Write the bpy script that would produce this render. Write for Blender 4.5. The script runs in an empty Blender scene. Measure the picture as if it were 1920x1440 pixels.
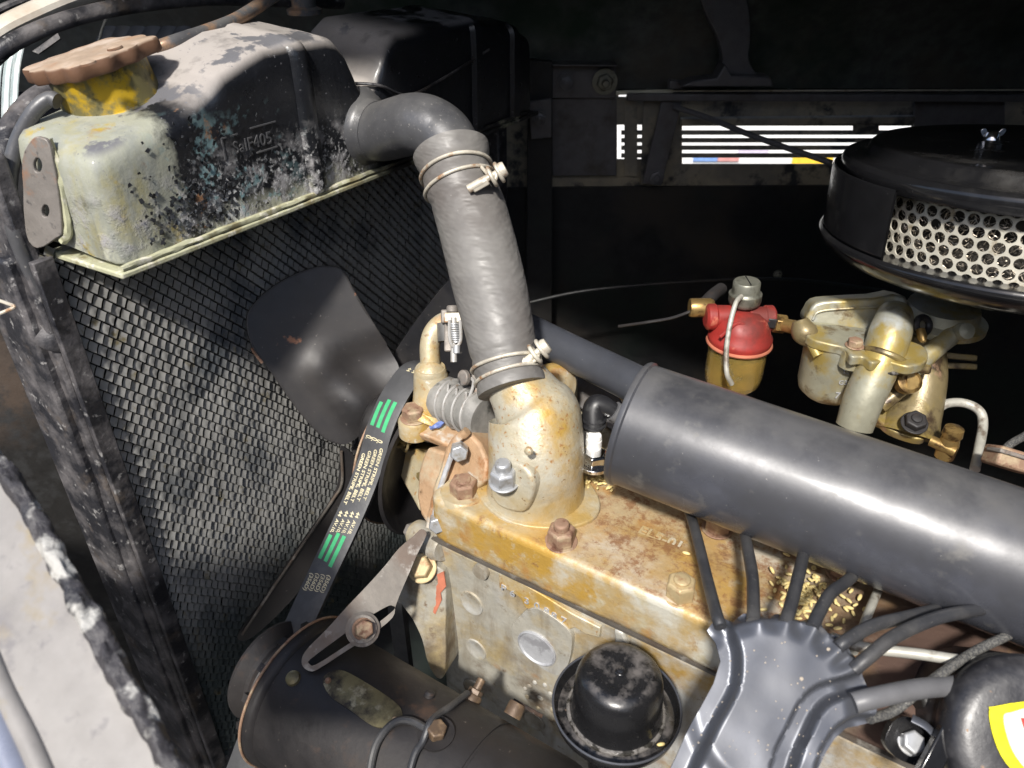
import bpy, bmesh, math, random
from math import sin, cos, pi, radians
from mathutils import Vector as V, Matrix, noise
from mathutils.geometry import delaunay_2d_cdt

random.seed(7)
S = bpy.context.scene
COL = S.collection
F = 1442.0
CAM = V((0, 0, 1.3))
XR = V((0.8429, 0.5380, 0.0)); XU = V((-0.2890, 0.4529, 0.8435)); XF = V((-0.4538, 0.7110, -0.5372))

# ---------------------------------------------------------------- camera, sky, sun, exposure
cd = bpy.data.cameras.new('camera'); cam = bpy.data.objects.new('camera', cd); COL.objects.link(cam)
M = Matrix.Identity(4)
for i in range(3):
    M[i][0] = XR[i]; M[i][1] = XU[i]; M[i][2] = -XF[i]; M[i][3] = CAM[i]
cam.matrix_world = M
cd.sensor_width = 36; cd.lens = F / 1920 * 36; cd.clip_start = 0.01; cd.clip_end = 200
cd.dof.use_dof = True; cd.dof.focus_distance = 0.6; cd.dof.aperture_fstop = 11
S.camera = cam
SUND = V((-0.20, 0.66, -0.76)).normalized()
w = bpy.data.worlds.new('World'); S.world = w; w.use_nodes = True
nt = w.node_tree; bg = nt.nodes['Background']
sk = nt.nodes.new('ShaderNodeTexSky'); sk.sky_type = 'NISHITA'; sk.sun_disc = False
sk.sun_elevation = math.asin(-SUND.z); sk.sun_rotation = math.atan2(-SUND.x, -SUND.y)
sk.air_density = 1.0; sk.dust_density = 2.0
nt.links.new(sk.outputs[0], bg.inputs[0]); bg.inputs[1].default_value = 0.125
ld = bpy.data.lights.new('sun', 'SUN'); ld.energy = 4.1; ld.angle = radians(4.5); ld.color = (1, 0.96, 0.9)
sun = bpy.data.objects.new('sun', ld); COL.objects.link(sun)
sun.rotation_euler = SUND.to_track_quat('-Z', 'Y').to_euler()
S.view_settings.view_transform = 'Standard'; S.view_settings.look = 'None'
S.view_settings.exposure = 0.5; S.view_settings.gamma = 1
S.cycles.use_denoising = True; S.cycles.max_bounces = 8

# ---------------------------------------------------------------- measuring helpers (photo pixel -> point in the place)
def ray(px, py):
    return XR * ((px - 960) / F) - XU * ((py - 720) / F) + XF
def at(px, py, d): return CAM + ray(px, py) * d
def hit(px, py, P, N):
    r = ray(px, py); return CAM + r * ((P - CAM).dot(N) / r.dot(N))
def onax(px, py, ax, val):
    r = ray(px, py); return CAM + r * ((val - CAM[ax]) / r[ax])
def pln(a, b, c):
    A, B, C = at(*a), at(*b), at(*c); n = (B - A).cross(C - A).normalized()
    if n.dot(XF) > 0: n = -n
    return A, n
HD = V((-0.538, 0.8429, 0)).normalized()

# ---------------------------------------------------------------- scene tree helpers
WL = {}
def thing(name, label, cat, loc, group=None):
    o = bpy.data.objects.new(name, None); COL.objects.link(o); o.empty_display_size = 0.02
    loc = V(loc); o.location = loc; WL[o.name] = loc
    o['label'] = label; o['category'] = cat
    if group: o['group'] = group
    return o
def build(name, g, mat, parent=None, bev=0, seg=2, ang=35, sub=0, smooth=True, loc=None, label=None, cat=None, group=None, kind=None, flat=False):
    vs, fs = g
    if parent is not None: base = WL[parent.name]
    else:
        if loc is None:
            n = len(vs); c = sum((V(v) for v in vs), V()) / n; loc = V((c.x, c.y, min(v[2] for v in vs)))
        base = V(loc)
    me = bpy.data.meshes.new(name); me.from_pydata([tuple(V(v) - base) for v in vs], [], fs); me.update()
    bm = bmesh.new(); bm.from_mesh(me); bmesh.ops.recalc_face_normals(bm, faces=bm.faces); bm.to_mesh(me); bm.free()
    o = bpy.data.objects.new(name, me); COL.objects.link(o)
    me.materials.append(mat)
    if smooth and not flat:
        me.polygons.foreach_set('use_smooth', [True] * len(me.polygons)); me.set_sharp_from_angle(angle=radians(ang))
    if parent is not None:
        o.parent = parent; WL[o.name] = base
        # a child of a child shares the root's origin, so its own offset stays zero
    else:
        o.location = base; WL[o.name] = base
    if bev:
        m = o.modifiers.new('b', 'BEVEL'); m.width = bev; m.segments = seg; m.limit_method = 'ANGLE'; m.angle_limit = radians(30)
    if sub:
        m = o.modifiers.new('s', 'SUBSURF'); m.levels = sub; m.render_levels = sub
    if label: o['label'] = label
    if cat: o['category'] = cat
    if group: o['group'] = group
    if kind: o['kind'] = kind
    return o

def join(*gs):
    vs, fs = [], []
    for g in gs:
        k = len(vs); vs += list(g[0]); fs += [tuple(i + k for i in f) for f in g[1]]
    return vs, fs
def basis(n, up=None):
    n = V(n).normalized(); up = V(up) if up else (V((0, 0, 1)) if abs(n.z) < 0.9 else V((1, 0, 0)))
    ex = up.cross(n).normalized(); ey = n.cross(ex).normalized(); return ex, ey, n
def lathe(prof, c, axis, seg=48, up=None, a0=0, a1=2 * pi):
    ex, ey, n = basis(axis, up); c = V(c); vs, fs = [], []
    full = abs(a1 - a0 - 2 * pi) < 1e-6; m = seg if full else seg + 1
    for r, h in prof:
        for i in range(m):
            a = a0 + (a1 - a0) * i / seg; vs.append(c + ex * (r * cos(a)) + ey * (r * sin(a)) + n * h)
    for j in range(len(prof) - 1):
        for i in range(seg):
            k = (i + 1) % m; fs.append((j * m + i, j * m + k, (j + 1) * m + k, (j + 1) * m + i))
    if full:
        if prof[0][0] > 1e-6: fs.append(tuple(range(m)))
        if prof[-1][0] > 1e-6: fs.append(tuple((len(prof) - 1) * m + i for i in range(m)))
    return vs, fs
def catmull(P, n=8, closed=False):
    P = [V(p) for p in P]; out = []; L = len(P)
    rng = range(L) if closed else range(L - 1)
    for i in rng:
        p0 = P[(i - 1) % L] if closed or i > 0 else P[0] * 2 - P[1]
        p1 = P[i]; p2 = P[(i + 1) % L]
        p3 = P[(i + 2) % L] if closed or i + 2 < L else p2 * 2 - p1
        for k in range(n):
            t = k / n
            out.append(0.5 * ((2 * p1) + (p2 - p0) * t + (2 * p0 - 5 * p1 + 4 * p2 - p3) * t * t + (3 * p1 - p0 - 3 * p2 + p3) * t ** 3))
    if not closed: out.append(P[-1])
    return out
def tube(path, r, seg=16, smooth=8, cap=True, flat=None, closed=False, jit=0, up0=None, rfun=None):
    """sweep; r number or list per control point; flat=(a,b) scales the two radii; up0 the first normal"""
    P = [V(p) for p in path]
    rs = r if isinstance(r, (list, tuple)) else [r] * len(P)
    if smooth and (len(P) > 2):
        Q = catmull(P, smooth, closed)
        rr = catmull([V((x, 0, 0)) for x in rs], smooth, closed); rr = [v.x for v in rr]
        P, rs = Q, rr
    n = len(P); vs, fs = [], []
    T = []
    for i in range(n):
        a = P[i - 1] if (i > 0 or closed) else P[i]; b = P[(i + 1) % n] if (i < n - 1 or closed) else P[i]
        T.append((b - a).normalized())
    nrm = V(up0) if up0 else (V((0, 0, 1)) if abs(T[0].z) < 0.9 else V((1, 0, 0)))
    for i in range(n):
        nrm = (nrm - T[i] * nrm.dot(T[i])).normalized(); bn = T[i].cross(nrm)
        for k in range(seg):
            a = 2 * pi * k / seg; rad = rs[i]
            if jit: rad *= 1 + jit * noise.noise(P[i] * 160 + V((cos(a) * 1.3, sin(a) * 1.3, 0)))
            if rfun: rad *= rfun(i / (n - 1), a)
            fa, fb = flat or (1, 1)
            vs.append(P[i] + nrm * (cos(a) * rad * fa) + bn * (sin(a) * rad * fb))
    for i in range(n if closed else n - 1):
        for k in range(seg):
            j = (i + 1) % n; l = (k + 1) % seg
            fs.append((i * seg + k, i * seg + l, j * seg + l, j * seg + k))
    if cap and not closed:
        fs.append(tuple(range(seg))); fs.append(tuple((n - 1) * seg + k for k in range(seg)))
    return vs, fs
def box(c, dx, dy, dz, ex=V((1, 0, 0)), ey=V((0, 1, 0)), ez=V((0, 0, 1))):
    c = V(c); vs = [c + ex * (a * dx / 2) + ey * (b * dy / 2) + ez * (d * dz / 2) for a in (-1, 1) for b in (-1, 1) for d in (-1, 1)]
    return vs, [(0, 1, 3, 2), (4, 6, 7, 5), (0, 4, 5, 1), (2, 3, 7, 6), (0, 2, 6, 4), (1, 5, 7, 3)]
def rect(a, b, thick, ey):
    """bar from a to b, width along ey"""
    a, b = V(a), V(b); d = b - a; ex = d.normalized(); eyv = V(ey[0]).normalized(); eyv = (eyv - ex * eyv.dot(ex)).normalized()
    return box((a + b) / 2, d.length, ey[1], thick, ex, eyv, ex.cross(eyv))
def inside(p, poly):
    c = False; n = len(poly)
    for i in range(n):
        a, b = poly[i], poly[i - 1]
        if (a[1] > p[1]) != (b[1] > p[1]) and p[0] < (b[0] - a[0]) * (p[1] - a[1]) / (b[1] - a[1]) + a[0]: c = not c
    return c
def segd(p, a, b):
    dx, dy = b[0] - a[0], b[1] - a[1]; L = dx * dx + dy * dy
    t = 0 if L == 0 else max(0, min(1, ((p[0] - a[0]) * dx + (p[1] - a[1]) * dy) / L))
    return math.hypot(p[0] - a[0] - t * dx, p[1] - a[1] - t * dy)
def polyd(p, poly, closed=True):
    n = len(poly); return min(segd(p, poly[i], poly[(i + 1) % n]) for i in range(n if closed else n - 1))
def resamp(poly, step):
    out = []
    for i in range(len(poly)):
        a, b = poly[i], poly[(i + 1) % len(poly)]; d = math.hypot(b[0] - a[0], b[1] - a[1]); k = max(1, int(d / step))
        for j in range(k): out.append((a[0] + (b[0] - a[0]) * j / k, a[1] + (b[1] - a[1]) * j / k))
    return out
def sheet(P, N, pix, thick, step=None, disp=None, holes=(), smooth=0, world2d=None, up=None):
    """plate of real thickness on plane (P,N). pix: outline pixels; disp(pxlike 2d in plane coords)->height"""
    ex, ey, N = basis(N, up); P = V(P)
    def to2(p):
        q = hit(p[0], p[1], P, N) - P; return (q.dot(ex), q.dot(ey))
    loops = []
    for lp in [pix if world2d is None else world2d] + list(holes):
        l2 = [to2(p) for p in lp] if world2d is None else list(lp)
        if smooth: l2 = [(v.x, v.y) for v in catmull([V((a, b, 0)) for a, b in l2], smooth, True)]
        if step: l2 = resamp(l2, step)
        loops.append(l2)
    pts, ed = [], []
    for l in loops:
        k = len(pts); pts += l; ed += [(k + i, k + (i + 1) % len(l)) for i in range(len(l))]
    if step:
        o = loops[0]; x0, x1 = min(p[0] for p in o), max(p[0] for p in o); y0, y1 = min(p[1] for p in o), max(p[1] for p in o)
        y = y0 + step * .5; odd = 0
        while y < y1:
            x = x0 + step * (.5 if odd else 0); odd ^= 1
            while x < x1:
                if inside((x, y), o) and not any(inside((x, y), h) for h in loops[1:]) and min(polyd((x, y), l) for l in loops) > step * .45:
                    pts.append((x, y))
                x += step
            y += step * .87
    vo, eo, fo, *_ = delaunay_2d_cdt([V(p) for p in pts], ed, [], 1, 1e-9)
    tris = []
    for f in fo:
        c = (sum(vo[i][0] for i in f) / len(f), sum(vo[i][1] for i in f) / len(f))
        if inside(c, loops[0]) and not any(inside(c, h) for h in loops[1:]): tris.append(tuple(f))
    n = len(vo)
    H = [disp((v[0], v[1])) if disp else 0 for v in vo]
    vs = [P + ex * v[0] + ey * v[1] + N * h for v, h in zip(vo, H)] + [P + ex * v[0] + ey * v[1] + N * (h - thick) for v, h in zip(vo, H)]
    cnt = {}
    for f in tris:
        for i in range(len(f)):
            a, b = f[i], f[(i + 1) % len(f)]; k = (min(a, b), max(a, b)); cnt.setdefault(k, []).append((a, b))
    fs = list(tris) + [tuple(i + n for i in reversed(f)) for f in tris]
    for k, l in cnt.items():
        if len(l) == 1:
            a, b = l[0]; fs.append((b, a, a + n, b + n))
    return vs, fs
def sheet2(P, N, pix, thick, **k):  # pixel->plane conversion exposed for disp functions
    return sheet(P, N, pix, thick, **k)
def hexa(c, n, r, h, stud=0.5, sh=0.4, wash=1.25, wh=0.15, rot=0.3, dome=True):
    """hex nut/bolt: washer, chamfered hexagon, stud end"""
    ex, ey, n = basis(n); c = V(c); gs = []
    if wash: gs.append(lathe([(0, 0), (r * wash, 0), (r * wash, r * wh), (0, r * wh + .00001)], c, n, 28))
    z0 = r * wh if wash else 0
    vs = []; fs = []
    for rr, z in ((r, z0), (r, z0 + h * .86), (r * .86, z0 + h)):
        for i in range(6):
            a = rot + i * pi / 3; vs.append(c + ex * (rr * cos(a)) + ey * (rr * sin(a)) + n * z)
    for j in range(2):
        for i in range(6): fs.append((j * 6 + i, j * 6 + (i + 1) % 6, j * 6 + 6 + (i + 1) % 6, j * 6 + 6 + i))
    fs += [tuple(range(6)), tuple(range(12, 18))]; gs.append((vs, fs))
    if sh: gs.append(lathe([(r * stud, z0 + h - .0002), (r * stud, z0 + h + sh * r * .8), (r * stud * .8, z0 + h + sh * r), (0, z0 + h + sh * r * 1.02)], c, n, 20))
    return join(*gs)
def text(s, size, fn, ext=0.02, bold=0, res=3):
    cu = bpy.data.curves.new('t', 'FONT'); cu.body = s; cu.size = size; cu.extrude = ext * size; cu.resolution_u = res; cu.offset = bold
    cu.align_x = 'CENTER'; cu.align_y = 'CENTER'
    o = bpy.data.objects.new('t', cu); COL.objects.link(o); dg = bpy.context.evaluated_depsgraph_get()
    me = bpy.data.meshes.new_from_object(o.evaluated_get(dg))
    vs = [fn(v.co.x, v.co.y, v.co.z + ext * size) for v in me.vertices]; fs = [tuple(p.vertices) for p in me.polygons]
    bpy.data.objects.remove(o); bpy.data.meshes.remove(me); bpy.data.curves.remove(cu); return vs, fs
def torus(c, n, R, r, seg=40, s2=10):
    ex, ey, n = basis(n); c = V(c); pts = [c + ex * (R * cos(2 * pi * i / seg)) + ey * (R * sin(2 * pi * i / seg)) for i in range(seg)]
    return tube(pts, r, s2, 0, closed=True, up0=n)
def smooth01(t): t = max(0, min(1, t)); return t * t * (3 - 2 * t)

# ---------------------------------------------------------------- materials
def srgb(r, g, b):
    return tuple(((c / 255) / 12.92 if c / 255 <= .04045 else ((c / 255 + .055) / 1.055) ** 2.4) for c in (r, g, b))
def mat(name, col, rough=.5, metal=0, layers=(), bump=(), coat=0, spec=.5, var=.12, trans=0, ior=1.5, vs=60, world=False):
    m = bpy.data.materials.new(name); m.use_nodes = True; t = m.node_tree; N = t.nodes; L = t.links
    bs = N['Principled BSDF']; tc = N.new('ShaderNodeTexCoord'); geo = N.new('ShaderNodeNewGeometry'); TC = geo.outputs['Position'] if world else tc.outputs['Object']
    def nz(scale, det=6, seed=0, rough_=.6, dist=0, kind='noise', stretch=None):
        mp = N.new('ShaderNodeMapping'); mp.inputs['Location'].default_value = (seed * 3.1, seed * 1.7, seed * 2.3)
        if stretch: mp.inputs['Scale'].default_value = stretch
        L.new(TC, mp.inputs[0])
        if kind == 'noise':
            n = N.new('ShaderNodeTexNoise'); n.inputs['Scale'].default_value = scale; n.inputs['Detail'].default_value = det
            n.inputs['Roughness'].default_value = rough_; n.inputs['Distortion'].default_value = dist; L.new(mp.outputs[0], n.inputs['Vector']); return n.outputs[0]
        n = N.new('ShaderNodeTexVoronoi'); n.inputs['Scale'].default_value = scale; L.new(mp.outputs[0], n.inputs['Vector']); return n.outputs['Distance']
    def rng(x, lo, hi, a=0, b=1):
        r = N.new('ShaderNodeMapRange'); r.inputs[1].default_value = lo; r.inputs[2].default_value = hi; r.inputs[3].default_value = a; r.inputs[4].default_value = b
        r.clamp = True; L.new(x, r.inputs[0]); return r.outputs[0]
    def mix(f, a, b):
        x = N.new('ShaderNodeMix'); x.data_type = 'RGBA'
        L.new(f, x.inputs[0])
        for s, v in ((6, a), (7, b)):
            if isinstance(v, tuple): x.inputs[s].default_value = (*v, 1)
            else: L.new(v, x.inputs[s])
        return x.outputs[2]
    def mixf(f, a, b):
        x = N.new('ShaderNodeMix'); x.data_type = 'FLOAT'; L.new(f, x.inputs[0])
        for s, v in ((2, a), (3, b)):
            if isinstance(v, (int, float)): x.inputs[s].default_value = v
            else: L.new(v, x.inputs[s])
        return x.outputs[0]
    def mul(a, b):
        x = N.new('ShaderNodeMath'); x.operation = 'MULTIPLY'; L.new(a, x.inputs[0])
        if isinstance(b, (int, float)): x.inputs[1].default_value = b
        else: L.new(b, x.inputs[1])
        return x.outputs[0]
    c0 = tuple(x * (1 - var) for x in col); c1 = tuple(min(1, x * (1 + var)) for x in col)
    C = mix(rng(nz(vs, 8, 9), .35, .65), c0, c1)
    rn = nz(vs * 1.7, 5, 4); Ro = mixf(rng(rn, .3, .7), rough * .8, min(1, rough * 1.2)); Me = None
    sep = None
    hgt = []
    for i, l in enumerate(layers):
        f = rng(nz(l.get('s', 30), l.get('det', 8), l.get('seed', i + 1), l.get('ro', .62), l.get('dist', 0), l.get('kind', 'noise'), l.get('st')), l['lo'], l['hi'])
        for ax, a, b in l.get('ax', ()):
            if sep is None:
                sep = N.new('ShaderNodeSeparateXYZ'); L.new(TC, sep.inputs[0])
            # edge broken up by noise so that the boundary is ragged
            ad = N.new('ShaderNodeMath'); ad.operation = 'MULTIPLY_ADD'; L.new(nz(l.get('es', 45), 6, i + 20 + ax), ad.inputs[0]); ad.inputs[1].default_value = l.get('ea', .03); L.new(sep.outputs[ax], ad.inputs[2])
            off = l.get('ea', .03) * .5
            f = mul(f, rng(ad.outputs[0], a + off, b + off))
        if l.get('up'):
            sn = N.new('ShaderNodeSeparateXYZ'); L.new(geo.outputs['Normal'], sn.inputs[0]); f = mul(f, rng(sn.outputs[2], l['up'][0], l['up'][1]))
        if l.get('pt'):
            g2 = geo.outputs['Pointiness']; f = mul(f, rng(g2, l['pt'][0], l['pt'][1]))
        if 'a' in l: f = mul(f, l['a'])
        C = mix(f, C, l['c'])
        if 'r' in l: Ro = mixf(f, Ro, l['r'])
        if 'm' in l: Me = mixf(f, metal if Me is None else Me, l['m'])
        if 'h' in l: hgt.append((f, l['h']))
    L.new(C, bs.inputs['Base Color']); L.new(Ro, bs.inputs['Roughness'])
    if Me is not None: L.new(Me, bs.inputs['Metallic'])
    else: bs.inputs['Metallic'].default_value = metal
    bs.inputs['Specular IOR Level'].default_value = spec
    if coat: bs.inputs['Coat Weight'].default_value = coat; bs.inputs['Coat Roughness'].default_value = .15
    if trans: bs.inputs['Transmission Weight'].default_value = trans; bs.inputs['IOR'].default_value = ior
    prev = None
    allb = [(nz(b[0], b[3] if len(b) > 3 else 6, 30 + k, .6, 0, b[4] if len(b) > 4 else 'noise', b[5] if len(b) > 5 else None), b[1], b[2]) for k, b in enumerate(bump)] + [(f, 1.0, h) for f, h in hgt]
    for x, st, ds in allb:
        b = N.new('ShaderNodeBump'); b.inputs['Strength'].default_value = st; b.inputs['Distance'].default_value = ds; L.new(x, b.inputs['Height'])
        if prev is not None: L.new(prev, b.inputs['Normal'])
        prev = b.outputs[0]
    if prev is not None: L.new(prev, bs.inputs['Normal'])
    return m

RUST = (.22, .075, .025); LRUST = (.42, .20, .08); DUST = (.30, .27, .23)
m_tank = mat('tank_paint', (.011, .012, .015), .33, 0, coat=.1, layers=[
    dict(c=(.30, .305, .24), s=20, lo=.30, hi=.42, ax=[(1, .062, .052)], r=.6, ea=.035, es=50, h=-.0006), dict(c=(.34, .30, .13), s=30, lo=.52, hi=.70, ax=[(1, .05, .03)], st=(1, 1, .3), r=.6, seed=31), dict(c=(.33, .335, .29), s=90, lo=.46, hi=.62, ax=[(1, .055, .04)], r=.7, seed=32, a=.7),          # bare end of the tank
    dict(c=(.40, .40, .31), s=40, lo=.42, hi=.52, ax=[(2, .020, .010), (1, .26, .20)], r=.7, ea=.02),                     # pale corrosion above the lip
    dict(c=(.32, .31, .31), s=75, lo=.48, hi=.62, ax=[(2, .060, .025), (1, .26, .22)], r=.8, det=14, h=.0005),
    dict(c=(.20, .32, .33), s=55, lo=.56, hi=.62, ax=[(2, .085, .05), (1, .17, .12), (1, .03, .055)], r=.8, seed=5),
    dict(c=(.36, .27, .05), s=38, lo=.60, hi=.68, ax=[(1, .075, .05)], r=.7, seed=7), dict(c=(.46, .46, .45), s=260, lo=.54, hi=.60, ax=[(2, .060, .02), (1, .26, .22), (1, .04, .06)], r=.85, seed=41), dict(c=(.42, .43, .42), s=48, lo=.52, hi=.66, ax=[(2, .036, .014), (1, .26, .20), (1, .06, .09)], r=.85, seed=42, a=.8),
    dict(c=(.26, .13, .06), s=34, lo=.60, hi=.64, ax=[(1, .11, .08), (1, .02, .045)], r=.8, seed=8),
    dict(c=(.36, .33, .305), s=24, lo=.20, hi=.42, up=(.35, .85), r=.9, ax=[(1, .075, .095), (1, .34, .27)], ea=.03),
    dict(c=(.13, .13, .14), s=26, lo=.54, hi=.58, up=(.6, .9), r=.6, seed=12),
    dict(c=(.24, .25, .22), s=60, lo=.50, hi=.66, seed=14, ax=[(1, .05, .04)], st=(1, 1, .35)), dict(c=(.16, .16, .17), s=300, lo=.64, hi=.70, r=.8, seed=13)],
    bump=[(120, .5, .0012), (30, .3, .002), (500, .2, .0004)])
m_lip = mat('tank_lip_metal', (.42, .42, .28), .6, 0, layers=[dict(c=(.25, .22, .12), s=60, lo=.5, hi=.65), dict(c=(.6, .58, .48), s=90, lo=.55, hi=.65), dict(c=(.02, .02, .02), s=30, lo=.3, hi=.5, ax=[(1, .2, .27)])], bump=[(200, .4, .0006)])
m_neck = mat('neck_yellow_stained_brass', (.16, .14, .06), .45, .3, layers=[dict(c=(.45, .29, .01), s=50, lo=.47, hi=.58, r=.6), dict(c=(.05, .045, .02), s=90, lo=.55, hi=.68), dict(c=(.30, .30, .22), s=70, lo=.6, hi=.7, seed=6)], bump=[(150, .4, .0006)])
m_cap = mat('cap_dusty_rust', (.36, .27, .195), .75, 0, layers=[dict(c=(.34, .20, .12), s=60, lo=.52, hi=.72), dict(c=(.13, .065, .035), s=20, lo=.1, hi=.3, up=(.7, .3)), dict(c=(.6, .5, .42), s=25, lo=.5, hi=.7, seed=4, up=(.6, .9))], bump=[(260, .35, .0006), (60, .3, .0008)])
m_core = mat('core_fins_dusty', (.29, .285, .27), .5, .2, layers=[dict(c=(.36, .355, .335), s=8, lo=.4, hi=.6), dict(c=(.10, .11, .12), s=14, lo=.5, hi=.66, seed=3), dict(c=(.08, .10, .10), s=4, lo=.3, hi=.5, ax=[(2, .76, .62)]), dict(c=(.20, .17, .10), s=60, lo=.6, hi=.7, seed=8)], bump=[(700, .25, .0003)], world=True)  # lower part darkened in colour where the wing's shade falls
m_void = mat('dark_core_depth', (.006, .006, .007), .9)  # near-black colour standing in for shade deep inside core, nose and knob slot
m_frame = mat('frame_grimy_paint', (.022, .022, .026), .45, .1, layers=[dict(c=(.14, .13, .13), s=30, lo=.45, hi=.65, r=.7), dict(c=(.10, .078, .060), s=30, lo=.56, hi=.70, r=.8, seed=5), dict(c=(.30, .29, .28), s=120, lo=.60, hi=.70, seed=6, r=.8)], bump=[(180, .6, .0012), (40, .4, .002)])
m_brkt = mat('bracket_rusty', (.22, .20, .18), .6, .25, layers=[dict(c=(.28, .16, .10), s=50, lo=.54, hi=.66), dict(c=(.05, .05, .05), s=90, lo=.58, hi=.68), dict(c=(.38, .34, .30), s=40, lo=.6, hi=.7, seed=8)], bump=[(150, .5, .001)])
m_pipe = mat('black_pipe_dusty', (.085, .086, .092), .34, .25, layers=[dict(c=(.19, .185, .175), s=18, lo=.35, hi=.8, r=.55, up=(-.2, .9)), dict(c=(.24, .23, .22), s=420, lo=.62, hi=.70, r=.8, seed=5), dict(c=(.32, .20, .12), s=40, lo=.5, hi=.62, seed=8, ax=[(2, .068, .05)], ea=.01)], bump=[(200, .25, .0006), (35, .2, .0012)])
m_hose = mat('hose_grey_rubber', (.150, .143, .134), .5, 0, layers=[dict(c=(.185, .178, .166), s=45, lo=.35, hi=.7, st=(1, 1, 2.4), det=2), dict(c=(.115, .104, .096), s=9, lo=.52, hi=.7, seed=4), dict(c=(.26, .25, .235), s=380, lo=.68, hi=.73, seed=7)], bump=[(85, .5, .0020, 1, 'noise', (1, 1, 2.8)), (500, .15, .0002)])
m_hosel = mat('hose_light_grey_rubber', (.20, .195, .18), .6, 0, layers=[dict(c=(.30, .29, .27), s=60, lo=.45, hi=.65), dict(c=(.10, .10, .09), s=90, lo=.6, hi=.7, seed=4)], bump=[(90, .4, .0012)])
m_hosed = mat('hose_cuff_rubber', (.085, .085, .085), .5, 0, layers=[dict(c=(.18, .175, .165), s=35, lo=.45, hi=.7)], bump=[(90, .3, .001)])
m_wire = mat('clamp_wire_painted', (.50, .46, .38), .5, .2, layers=[dict(c=(.30, .15, .06), s=90, lo=.52, hi=.66), dict(c=(.62, .58, .48), s=60, lo=.5, hi=.6, seed=5)], bump=[(300, .3, .0004)])
m_wiren = mat('clamp_wire_grey', (.40, .39, .37), .45, .3, layers=[dict(c=(.22, .17, .13), s=100, lo=.54, hi=.66)])
m_gold = mat('engine_paint_gold', (.44, .38, .255), .42, .18, layers=[
    dict(c=(.55, .52, .42), s=14, lo=.45, hi=.62, seed=2), dict(c=(.46, .29, .07), s=17, lo=.46, hi=.62, seed=3, r=.45), dict(c=(.36, .20, .08), s=210, lo=.60, hi=.68, seed=16),
    dict(c=(.42, .20, .07), s=26, lo=.53, hi=.66, seed=4, r=.7, up=(.5, .9)), dict(c=(.20, .10, .05), s=60, lo=.63, hi=.72, seed=5, r=.8), dict(c=(.62, .60, .52), s=120, lo=.62, hi=.7, seed=6)],
    bump=[(220, .35, .0009), (60, .4, .0016), (700, .15, .0003)])
m_gold2 = mat('housing_paint_gold', (.44, .39, .275), .38, .2, layers=[
    dict(c=(.52, .50, .42), s=14, lo=.45, hi=.62, seed=2), dict(c=(.46, .29, .07), s=19, lo=.48, hi=.64, seed=3, r=.45), dict(c=(.42, .29, .10), s=22, lo=.40, hi=.62, seed=15, r=.45, ax=[(2, .040, .012)]),
    dict(c=(.36, .19, .07), s=260, lo=.58, hi=.66, seed=16, ax=[(2, .03, .05)]), dict(c=(.17, .09, .03), s=170, lo=.64, hi=.69, seed=5, r=.8)],
    bump=[(240, .5, .0010), (60, .4, .0016), (700, .15, .0003)])
m_head = mat('head_paint_gold_rusty', (.44, .37, .24), .40, .15, layers=[
    dict(c=(.46, .28, .06), s=13, lo=.44, hi=.60, seed=13, r=.38), dict(c=(.56, .54, .46), s=15, lo=.49, hi=.60, seed=2), dict(c=(.50, .44, .30), s=60, lo=.54, hi=.64, seed=22),
    dict(c=(.17, .13, .09), s=50, lo=.42, hi=.62, seed=17, r=.8, ax=[(2, .014, .003)], ea=.012), dict(c=(.40, .22, .07), s=38, lo=.56, hi=.66, seed=23, r=.6),
    dict(c=(.40, .255, .115), s=22, lo=.34, hi=.62, seed=4, r=.7, up=(.8, .97), ro=.78, det=14, ax=[(0, .065, .12)], a=.75), dict(c=(.22, .10, .04), s=80, lo=.48, hi=.58, seed=24, r=.8, up=(.8, .97), ro=.8, det=14, ax=[(0, .06, .13)], a=.85),
    dict(c=(.20, .10, .05), s=55, lo=.58, hi=.70, seed=5, r=.8, ro=.7), dict(c=(.10, .06, .045), s=10, lo=.2, hi=.4, seed=6, r=.85, ax=[(0, .25, .32)], ea=.06)],  # rear brown grime, darkened in colour for the shade under the intake cylinder
    bump=[(180, .45, .0011), (50, .4, .0018), (700, .25, .0004)])
m_block = mat('block_paint_silver', (.42, .40, .34), .38, .22, layers=[
    dict(c=(.50, .50, .48), s=11, lo=.44, hi=.58, seed=2), dict(c=(.40, .30, .13), s=20, lo=.50, hi=.66, seed=3, r=.5, a=.8), dict(c=(.40, .26, .08), s=30, lo=.42, hi=.60, seed=21, ax=[(0, .06, .10), (2, .22, .25)], ea=.03),
    dict(c=(.36, .19, .08), s=24, lo=.60, hi=.70, seed=4, r=.7), dict(c=(.20, .14, .09), s=80, lo=.60, hi=.70, seed=5), dict(c=(.16, .12, .08), s=26, lo=.50, hi=.66, seed=25, r=.7, ax=[(2, .20, .15)], ea=.05), dict(c=(.22, .17, .11), s=50, lo=.50, hi=.64, seed=26, st=(1, 1, .25), a=.6)],
    bump=[(200, .4, .0010), (45, .5, .0022), (600, .2, .0003)])
m_orange = mat('pump_rusty_casting', (.38, .245, .14), .6, .1, layers=[dict(c=(.42, .36, .25), s=26, lo=.50, hi=.62), dict(c=(.28, .13, .05), s=50, lo=.55, hi=.66, seed=4), dict(c=(.50, .48, .42), s=24, lo=.58, hi=.66, seed=5)], bump=[(280, .6, .0010), (60, .4, .0014)])
m_blue = mat('blue_sealant', (.10, .15, .36), .5, 0, layers=[dict(c=(.3, .3, .4), s=90, lo=.5, hi=.65)], bump=[(300, .5, .0006)])
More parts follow.
